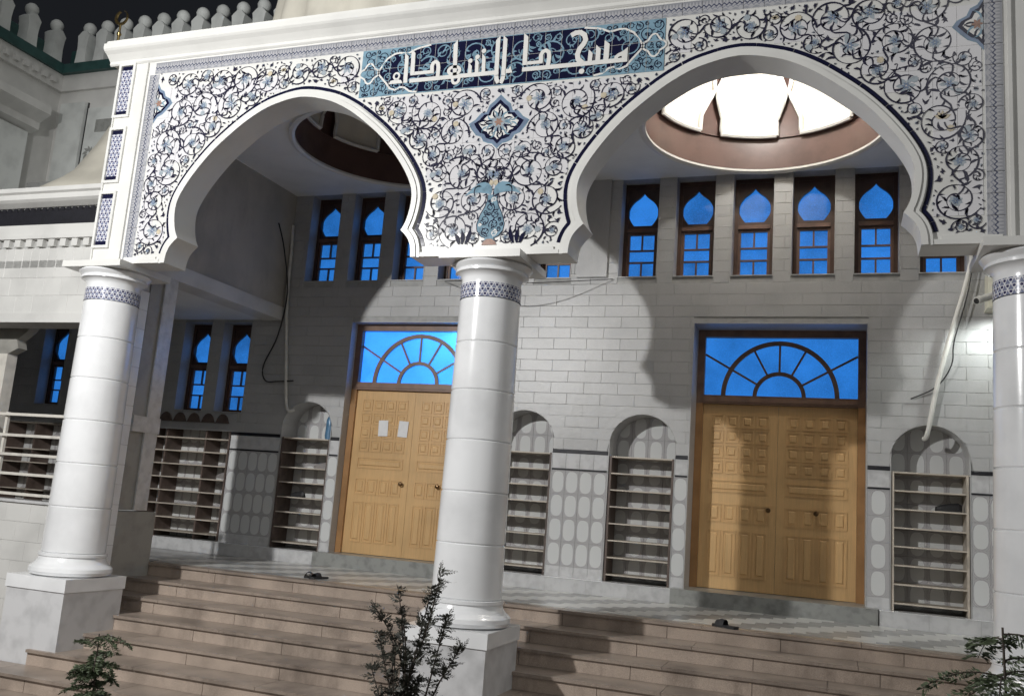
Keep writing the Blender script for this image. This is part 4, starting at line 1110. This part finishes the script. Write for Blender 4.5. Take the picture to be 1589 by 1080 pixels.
for i in range(30): piece('dentil', dm, lw, (wx1 - .08 - .2 * i, YW, 4.14))
part('bed_moulding', MB().box(wx0, wx1, YW - .08, YW + .02, 4.195, 4.245), CREAM, lw)
part('frieze_ledge', MB().box(wx0, wx1, YW - .05, YW + .02, 4.25, 4.40), CREAM, lw)
nb = MB(); nb.box(wx0, wx1, YW - .03, YW + .02, 4.405, 4.60)
part('dark_frieze', nb, FRIEZE, lw)
sc_ = MB()
for i in range(60):
    c = wx1 - .06 - .105 * i; sc_.prism([[(c + .045 * cos(k * pi / 6), 4.60 + .05 * sin(k * pi / 6)) for k in range(7)]], YW - .034, YW + .01)
part('scallops', sc_, FRIEZE, lw, kind='stuff')
cp = [(-.03, 4.655), (-.12, 4.70), (-.16, 4.73), (-.16, 4.80), (-.20, 4.82), (-.20, 4.88), (.45, 4.90), (.45, 4.655)]
mb = MB(); i = 0; n = len(cp); mb.v = [(wx0, YW + y, z) for y, z in cp] + [(wx1, YW + y, z) for y, z in cp]
for k in range(n): mb.f.append((k, (k + 1) % n, n + (k + 1) % n, n + k))
mb.f += [tuple(range(n)), tuple(range(2 * n - 1, n - 1, -1))]
part('coping', mb, CREAM, lw)
part('wing_roof', MB().box(wx0, -.64, YW + .401, D, 4.60, 4.66), UPPER, lw)
part('wing_ceiling', MB().box(wx0, -.64, YW + .401, D, 3.88, 3.95), CEIL, lw)
# low wall under the rails, a jamb at the far left
lo = thing('low_wall', 'low tiled wall under the cream rails left of the column', 'wall', (-3, YW, -1))
part('wall_body', MB().box(wx0, -.47, YW + .01, YW + .30, -1.5, .70), GROUT, lo)
tm3 = MB().bevbox(-.199, .199, -.002, .012, -.119, .119, .003).mesh('wall_tile', CREAM)
for j in range(9):
    for i in range(15):
        x = -.42 - .2 - .4 * i + (.2 if j % 2 else 0)
        if x + .2 <= -.42 + .01: piece('wall_tile', tm3, lo, (x, YW, .58 - .24 * j))
part('coping', MB().box(wx0, -.46, YW - .03, YW + .33, .701, .735), LEDGE, lo)
ra = thing('guard_rails', 'cream horizontal guard rails across the left wing opening', 'railing', (-3, YW + .12, .735))
for z in (.80, 1.055, 1.305, 1.555, 1.83): part('rail', MB().box(wx0, -.45, YW + .10, YW + .14, z - .018, z + .018), STEEL, ra)
for x in (-2.05, -4.2, -.5): part('post', MB().box(x - .02, x + .02, YW + .145, YW + .185, .736, 1.86), STEEL, ra)
jb = thing('arched_jamb', 'pinkish stone jamb with a cusped arch at the far left opening', 'arch', (-2.6, YW + .6, .7))
mb = MB(); mb.box(-3.35, -2.58, YW + .45, YW + .62, .0, 2.70); part('jamb', mb, STEEL, jb)
P = [(-3.35, 3.87), (-.9, 3.87), (-.9, 3.6), (-1.5, 3.45), (-2.0, 3.15), (-2.28, 2.95), (-2.45, 2.90), (-2.40, 2.78), (-2.58, 2.70), (-3.35, 2.70)]
part('arch_head', MB().prism([[(-3.35, 3.87), (-1.6, 3.87), (-1.6, 3.62), (-2.0, 3.40), (-2.28, 3.02), (-2.45, 2.90), (-2.40, 2.78), (-2.58, 2.70), (-3.35, 2.70)]], YW + .45, YW + .60), OLIVE, jb)

# ------------------------------------------------------------------ upper storey
us = thing('upper_storey', 'dim aged upper storey wall with green ledge and ball-topped merlons', 'building', (-4, D, 4.7))
UX = -6.5
part('rear_wall', MB().box(UX - .3, 12, D + .43, D + .9, 4.9, 9.0), UPPER, us)
part('return_wall', MB().box(UX - .6, UX - .02, -6.0, D + .43, 4.9, 9.0), UPPER, us)
part('green_ledge', MB().box(UX - .02, 12, D + .26, D + .9, 9.005, 9.20), GREEN, us)
part('green_ledge', MB().box(UX - .6, UX + .14, -6, D + .255, 9.004, 9.20), GREEN, us)
part('dentil_course', MB().box(UX - .02, 12, D + .36, D + .43, 8.66, 9.004), UPPER, us)
part('dentil_course', MB().box(UX - .02, UX + .07, -6, D + .36, 8.66, 9.003), UPPER, us)
dd = MB().box(-.05, .05, -.05, .05, -.05, .05).mesh('dentil', UPPER)
for k in range(24): piece('dentil', dd, us, (UX + .095, D + .1 - .22 * k, 8.80))
# merlons: flat vase-shaped body with a ball
def merlon_mesh(m):
    P = [(-.14, 0), (.14, 0), (.125, .14), (.115, .34), (.13, .50), (.15, .60), (.09, .66), (.045, .70), (-.045, .70), (-.09, .66), (-.15, .60), (-.13, .50), (-.115, .34), (-.125, .14)]
    return MB().prism([P], -.13, .13)
mm = merlon_mesh(None).mesh('merlon', MERL)
bmh = MB().lathe([(0, .68), (.07, .69), (.115, .74), (.13, .80), (.115, .86), (.07, .91), (0, .925)], 0, 0, 16).mesh('merlon_ball', MERL, (0, 0, .8), smooth=True)
for k in range(19):
    o = piece('merlon', mm, us, (-6.0 + .465 * k, D + .42, 9.20)); b = piece('merlon_ball', bmh, o, (-6.0 + .465 * k, D + .42, 10.0))
for k in range(7):
    o = piece('merlon', mm, us, (UX - .1, D + .15 - .62 * k, 9.20)); o.rotation_euler = (0, 0, radians(90)); b = piece('merlon_ball', bmh, o, (UX - .1, D + .15 - .62 * k, 10.0))
part('parapet', MB().box(UX, 12, D + .52, D + .60, 9.2, 9.62), GREEN, us)
part('parapet', MB().box(UX - .3, UX - .22, -6, D + .5, 9.2, 9.62), GREEN, us)
# bracketed canopy on the return wall, blind window and pilaster on the rear wall
part('canopy', MB().prism([[(UX, 8.20), (UX + .55, 8.02), (UX + .55, 7.86), (UX + .30, 7.72), (UX + .30, 7.58), (UX, 7.5)]], -6, D - .2), UPPER, us)
part('return_pilaster', MB().box(UX - .02, UX + .16, D - 1.3, D - .3, 4.9, 7.5), MERL, us)
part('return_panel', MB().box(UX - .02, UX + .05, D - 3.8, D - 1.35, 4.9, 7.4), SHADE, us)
part('pilaster', MB().box(-6.35, -5.72, D + .34, D + .43, 4.9, 8.38), MERL, us)
part('painted_pilaster_shadow', MB().box(-5.715, -5.695, D + .40, D + .43, 4.9, 8.38), SHADE, us)  # solid near-black strip: the shade beside the pilaster put in as colour
bw = part('blind_window', MB().box(-5.66, -3.9, D + .38, D + .428, 4.9, 8.25), MERL, us)
part('window_field', MB().box(-5.52, -4.05, D + .365, D + .3795, 5.0, 8.14), MERL, bw)
part('grille', MB().box(-5.40, -4.62, D + .358, D + .3645, 7.72, 7.98), SILLG, bw)
q = MB()
for (x, z) in ((-5.47, 7.28), (-4.83, 7.30), (-5.45, 6.48), (-4.92, 6.52)):
    for k in range(9):
        a = k * .7; leaf(q, x + .03 * cos(a), z + .05 * sin(a), a, .12, .06, D + .3625 - .0003 * k, .5)
part('flower_print', q, SILLG, bw, kind='stuff')

# ribbed domes
def ribbed(cx, cy, prof, label, lobes=22):
    t = thing('ribbed_dome', label, 'dome', (cx, cy, prof[0][1]), 'cream ribbed domes')
    n = lobes * 8
    part('dome_shell', MB().lathe(prof, cx, cy, n, mod=lambda a, z: 1 - .045 * abs(cos(a * lobes / 2)) ** 3.0), RIBC, t, smooth=70)
def bell(r0, z0, k): return [(r0 * a * k, z0 + b * k) for a, b in ((1.62, 0), (1.50, .18), (1.30, .45), (1.12, .8), (1.03, 1.15), (1.0, 1.5), (1.02, 1.9), (1.0, 2.3), (.92, 2.8), (.75, 3.25), (.5, 3.6), (.2, 3.85), (.02, 3.9))]
ribbed(2.85, 3.05, [(2.62, 6.62), (2.60, 7.3), (2.52, 8.0), (2.42, 8.6), (2.38, 9.2), (2.36, 9.8), (2.2, 10.5), (1.8, 11.2), (1.1, 11.8), (.4, 12.1), (.02, 12.2)], 'large cream ribbed dome peeking over the porch cornice', 22)
ribbed(-2.0, 2.4, [(1.64, 4.67), (1.58, 4.95), (1.50, 5.13), (1.23, 5.36), (.99, 5.61), (.70, 6.16), (.52, 6.58), (.46, 7.14), (.38, 7.6), (.2, 7.85), (.02, 7.95)], 'small flared cream dome on the left wing roof beside the porch', 9)
# crescent finial before the merlons
cf = thing('crescent_finial', 'gilded crescent finial standing in front of the merlons', 'finial', (-3.1, 2.3, 8.2))
q = MB(); A, C = [], []
for k in range(41):
    a = radians(110 + 320 * k / 40)
    A.append((cos(a) * .130, sin(a) * .130)); C.append((.012 + cos(a) * .102, .012 + sin(a) * .102))
q.strip(A, C, -.015, .015); q.v = [(-2.80 + x, 2.3 + y, 8.56 + z) for x, y, z in q.v]
part('crescent', q, GOLD, cf); part('stem', MB().lathe([(0, 8.1), (.03, 8.1), (.02, 8.22), (.04, 8.27), (.018, 8.32), (.018, 8.43), (0, 8.435)], -2.80, 2.3, 12), GOLD, cf, smooth=True)

# ------------------------------------------------------------------ small things
def bez(P, sub=6): # smooth 3-D path
    out = []
    for i in range(len(P) - 1):
        p0 = P[max(i - 1, 0)]; p1 = P[i]; p2 = P[i + 1]; p3 = P[min(i + 2, len(P) - 1)]
        for k in range(sub):
            t = k / sub; out.append(tuple(0.5 * ((2 * p1[a]) + (-p0[a] + p2[a]) * t + (2 * p0[a] - 5 * p1[a] + 4 * p2[a] - p3[a]) * t * t + (-p0[a] + 3 * p1[a] - 3 * p2[a] + p3[a]) * t ** 3) for a in range(3)))
    return out + [P[-1]]
single('conduit', MB().tube(bez([(9.46, D + .05, 2.36), (9.50, D - .05, 2.45), (9.62, D - .08, 3.1), (9.78, D - .10, 3.75), (9.93, D - .10, 4.3), (10.03, D - .08, 4.8), (10.06, D - .06, 5.4)]), .030, 10), PIPE, 'white plastic conduit slanting down the wall into the right niche', 'conduit', smooth=50)
single('conduit', MB().tube(bez([(.12, D + .02, 2.40), (.03, D - .03, 2.38), (-.02, D - .05, 2.6), (-.10, D - .05, 3.2), (-.22, D - .05, 4.2), (-.25, D - .05, 5.0), (-.28, D - .05, 5.5)]), .028, 10), PIPE, 'pale plastic conduit dropping into the leftmost niche', 'conduit', smooth=50)
single('cable', MB().tube(bez([(10.06, D - .14, 5.2), (10.02, D - .14, 4.6), (9.93, D - .14, 4.1), (9.80, D - .12, 3.6), (9.77, D - .10, 3.3), (9.60, D - .08, 3.02), (9.30, D - .03, 2.86)]), .009, 6), CABLE, 'thin dark cable hanging along the slanting white conduit', 'cable')
single('cable', MB().tube(bez([(-.25, D - .5, 5.4), (-.22, D - .3, 5.0), (-.20, D - .1, 4.3), (-.30, D - .08, 3.6), (-.52, D - .06, 3.1), (-.45, D - .06, 2.85), (-.2, D - .06, 2.84), (.08, D - .05, 2.86)]), .012, 6), CABLE, 'black cable looping down the shaded wall at the left', 'cable')
single('cable', MB().tube(bez([(2.6, D - .02, 4.50), (3.4, 3.2, 4.24), (4.2, 3.4, 4.25), (5.3, D - .02, 4.50)]), .006, 5), CABLE, 'thin wire sagging between the upper windows behind the middle column', 'cable')
cv = thing('security_camera', 'white bullet security camera beside the right column', 'camera', (10.1, 3.9, 4.1))
q = MB().tube([(10.26, 3.86, 4.16), (10.02, 3.62, 4.02)], .045, 12); part('body', q, PIPE, cv, smooth=40)
part('hood', MB().tube([(10.04, 3.635, 4.035), (10.0, 3.60, 4.01)], .05, 12), PIPE, cv, smooth=40)
part('lens', MB().tube([(10.0, 3.60, 4.009), (9.995, 3.595, 4.006)], .036, 12), CABLE, cv); part('bracket', MB().box(10.24, 10.32, 3.86, D, 4.13, 4.19), PIPE, cv)
wl = thing('wall_lamp', 'cream wall lamp housing partly behind the right column', 'lamp', (10.3, 4.05, 4.0))
part('housing', MB().box(10.17, 10.44, 3.90, D - .002, 4.02, 4.45), LAMPW, wl)
part('rim', MB().box(10.16, 10.45, 3.885, D - .003, 3.99, 4.018), LAMPW, wl)
dl = thing('dome_fixture', 'white bowl lamp burning at the top of the right ceiling dome', 'lamp', (7.5, 2.6, 7.9))
part('stem', MB().tube([(7.5, 2.6, 8.0), (7.5, 2.6, 7.62)], .02, 8), PIPE, dl)
part('shade', MB().lathe([(.02, 7.66), (.12, 7.62), (.20, 7.55), (.19, 7.545), (.11, 7.605), (.02, 7.64)], 7.5, 2.6, 24), PIPE, dl, smooth=50)
# sandals and shoes
def sandal(x, y, z, rz, label, sc=1.0, m=RUBBER, group=None, closed=False, name='sandal'):
    t = thing(name, label, 'shoe' if closed else 'sandal', (x, y, z), group); t.rotation_euler = (0, 0, rz)
    out = [(-.042, -.13), (.0, -.145), (.042, -.13), (.047, -.05), (.042, .02), (.055, .09), (.04, .135), (0, .15), (-.035, .13), (-.05, .07), (-.04, 0), (-.046, -.06)]
    P = [(p * sc, q * sc) for p, q in out]
    a = MB().prism([P], 0, .025 * sc); a.v = [(X, Z, Y) for X, Y, Z in a.v]
    o = bpy.data.objects.new('sole', a.mesh('sole', m)); COL.objects.link(o); o.parent = t
    b = MB()
    if closed:
        rows = [(-.14, .06, .018), (-.10, .085, .036), (-.02, .075, .042), (.05, .062, .042), (.10, .045, .045), (.14, .03, .03)]
    else: rows = [(-.005, .055, .044), (.04, .058, .048), (.09, .045, .05)]
    prev = None
    for yy, h, w_ in rows:
        r_ = [(w_ * sc * cos(pi * k / 8), yy * sc, .022 * sc + h * sc * sin(pi * k / 8)) for k in range(9)]
        if prev:
            for k in range(8): b.face([prev[k], prev[k + 1], r_[k + 1], r_[k]])
        prev = r_
    o = bpy.data.objects.new('upper' if closed else 'strap', b.mesh('upper', m, smooth=60)); COL.objects.link(o); o.parent = t
    return t
sandal(2.00, 2.15, FLOOR, radians(200), 'black sandal lying on the top step, the left one of the pair', group='pair of sandals on the top step')
sandal(2.17, 2.10, FLOOR, radians(165), 'black sandal lying on the top step, the right one of the pair', group='pair of sandals on the top step')
sandal(7.32, 1.87, FLOOR, radians(60), 'single black sandal on the step edge before the shaded door', sc=1.1)
dzs = (1.95 - .02 - .285) / 7
sandal(.68, D + .12, .285 + 5 * dzs + .018, radians(80), 'pale grey trainer on an upper board of the leftmost niche shelf', m=SHOEW, closed=True, name='shoe')
sandal(.30, D + .12, .285 + 3 * dzs + .018, radians(80), 'black shoe on a middle board of the leftmost niche shelf', m=RUBBER, closed=True, name='shoe')
dz2 = (1.93 - .02 - .285) / 7
sandal(9.75, D + .12, .285 + 5 * dz2 + .018, radians(100), 'black shoe on the niche shelf under the white conduit', sc=1.1, closed=True, name='shoe')
sandal(-1.2, D + .14, 1.215, radians(70), 'pale shoe near the right end of the wide shoe shelf', m=SHOEW, closed=True, name='shoe')
bg_ = MB().lathe([(0, 0), (.07, .0), (.075, .06), (.068, .2), (.074, .3), (.05, .36), (.022, .39), (.022, .43), (0, .43)], 0, 0, 18, mod=lambda a, z: 1 + .06 * sin(3 * a + z * 20))
o = part('blue_bottle', bg_, BAG, None, smooth=50); o.location = (.76, D + .12, 1.951); o['label'] = 'blue plastic bottle standing on top of the leftmost niche shelf'; o['category'] = 'bottle'

# ------------------------------------------------------------------ shrubs in the foreground
def sprig(m, p, d, L, n, wl, rnd_, droop=.0, spread=.8):
    """a stem of small pointed leaves"""
    d = Vector(d).normalized(); p = Vector(p)
    for k in range(n):
        t = (k + .5) / n; q = p + d * L * t + Vector((0, 0, -droop * t * t * L))
        a = Vector((rnd_.gauss(0, 1), rnd_.gauss(0, 1), rnd_.gauss(0, 1))).normalized()
        e = (d * (1 - spread) + a * spread).normalized(); s = e.cross(Vector((rnd_.gauss(0, 1), rnd_.gauss(0, 1), rnd_.gauss(0, 1)))).normalized()
        l = wl * rnd_.uniform(.7, 1.3)
        m.face([q, q + e * l * .5 + s * l * .16, q + e * l, q + e * l * .5 - s * l * .16])
def shrub_conifer():
    r_ = random.Random(3); c = (5.74, -2.6, -1.5)
    t = thing('dark_shrub', 'dark scruffy conifer shrub before the middle column', 'shrub', c)
    stems, fol = MB(), MB()
    def spray(p, d, L):
        # a flat spray of scale leaves that thins towards its tip
        d = d.normalized(); side = d.cross(Vector((r_.gauss(0, 1), r_.gauss(0, 1), r_.gauss(0, 1)))).normalized(); n = int(L / .011)
        for k in range(n):
            t = k / n; q = p + d * L * t
            for s_ in (-1, 1):
                e = (d * .75 + side * s_ * .8 + Vector((r_.gauss(0, .2), r_.gauss(0, .2), r_.gauss(0, .2)))).normalized(); l = .034 * (1.15 - t) * r_.uniform(.7, 1.3); b = d * l * .28
                fol.face([q, q + e * l * .5 + b, q + e * l, q + e * l * .5 - b])
    arms = [(0.0, .17, 2.15), (0.5, .10, 2.02), (3.2, .14, 2.00), (3.0, .33, 1.86), (3.3, .24, 1.70), (0.1, .34, 1.66), (-.2, .28, 1.30), (2.9, .34, 1.45), (.3, .22, 1.85), (3.1, .10, 1.80)]
    for k in range(34):
        if k < len(arms): a, sp, h = arms[k]
        else: a, sp, h = r_.uniform(0, 2 * pi), r_.uniform(.03, .26), r_.uniform(.55, 1.7)
        base = Vector(c) + Vector((r_.uniform(-.05, .05), r_.uniform(-.05, .05), max(0, h - r_.uniform(.6, 1.1))))
        tip = Vector(c) + Vector((cos(a) * sp, sin(a) * sp, h)); mid = base.lerp(tip, .55) + Vector((r_.uniform(-.05, .05), r_.uniform(-.05, .05), r_.uniform(-.04, .04)))
        P = bez([tuple(base), tuple(mid), tuple(tip)], 8); stems.tube(P, lambda t_: .010 * (1 - .75 * t_), 5, False)
        for i in range(3, len(P)):
            for _ in range(r_.choice((1, 2, 3, 5))):
                d = Vector((r_.gauss(0, 1), r_.gauss(0, 1), r_.uniform(-.2, 1.1)))
                spray(Vector(P[i]), d, r_.uniform(.05, .15))
    part('stems', stems, BARK, t); part('foliage', fol, LEAFD, t, kind='stuff')
shrub_conifer()
def feathery(c, fronds, label, cat, seed, h, L, name, lean=(0, 0), pitch=(.1, .7)):
    r_ = random.Random(seed); t = thing(name, label, cat, c)
    stems, fol = MB(), MB(); top = Vector(c) + Vector((lean[0], lean[1], h))
    stems.tube(bez([c, tuple((Vector(c) + top) / 2 + Vector((.03, 0, 0))), tuple(top)]), lambda q: .012 * (1 - .6 * q), 6)
    for k in range(fronds):
        a = 2 * pi * k / fronds + r_.uniform(-.3, .3); s = Vector(c) + (top - Vector(c)) * r_.uniform(.62, 1.0)
        d = Vector((cos(a), sin(a), r_.uniform(*pitch))); l = L * r_.uniform(.6, 1.1)
        P = [s + d * l * q + Vector((0, 0, -.55 * l * q * q)) for q in [i / 10 for i in range(11)]]
        stems.tube([tuple(p) for p in P], lambda q: .004 * (1 - .6 * q), 4, False)
        side = d.cross(Vector((0, 0, 1))).normalized()
        for i in range(1, 11):
            for q in (-1, 1):
                for sub in range(2):
                    p = P[i - 1].lerp(P[i], sub * .5); e = (side * q + d * .35 + Vector((0, 0, -.35 + r_.gauss(0, .12)))).normalized(); ll = l * .28 * (1 - abs(i / 10 - .45) * .9)
                    sprig(fol, p, e, ll, 7, .030, r_, .1, .35)
    part('stems', stems, BARK, t); part('foliage', fol, LEAFG, t, kind='stuff')
feathery((3.0, -2.5, -1.5), 30, 'small feathery green sapling before the left end of the stairs', 'sapling', 8, 1.40, .23, 'feathery_sapling', pitch=(-.1, .9))
feathery((9.10, -4.0, -1.5), 26, 'feathery fronds of a young plant at the lower right corner', 'plant', 21, 2.28, .40, 'frond_plant', pitch=(-.35, .6))
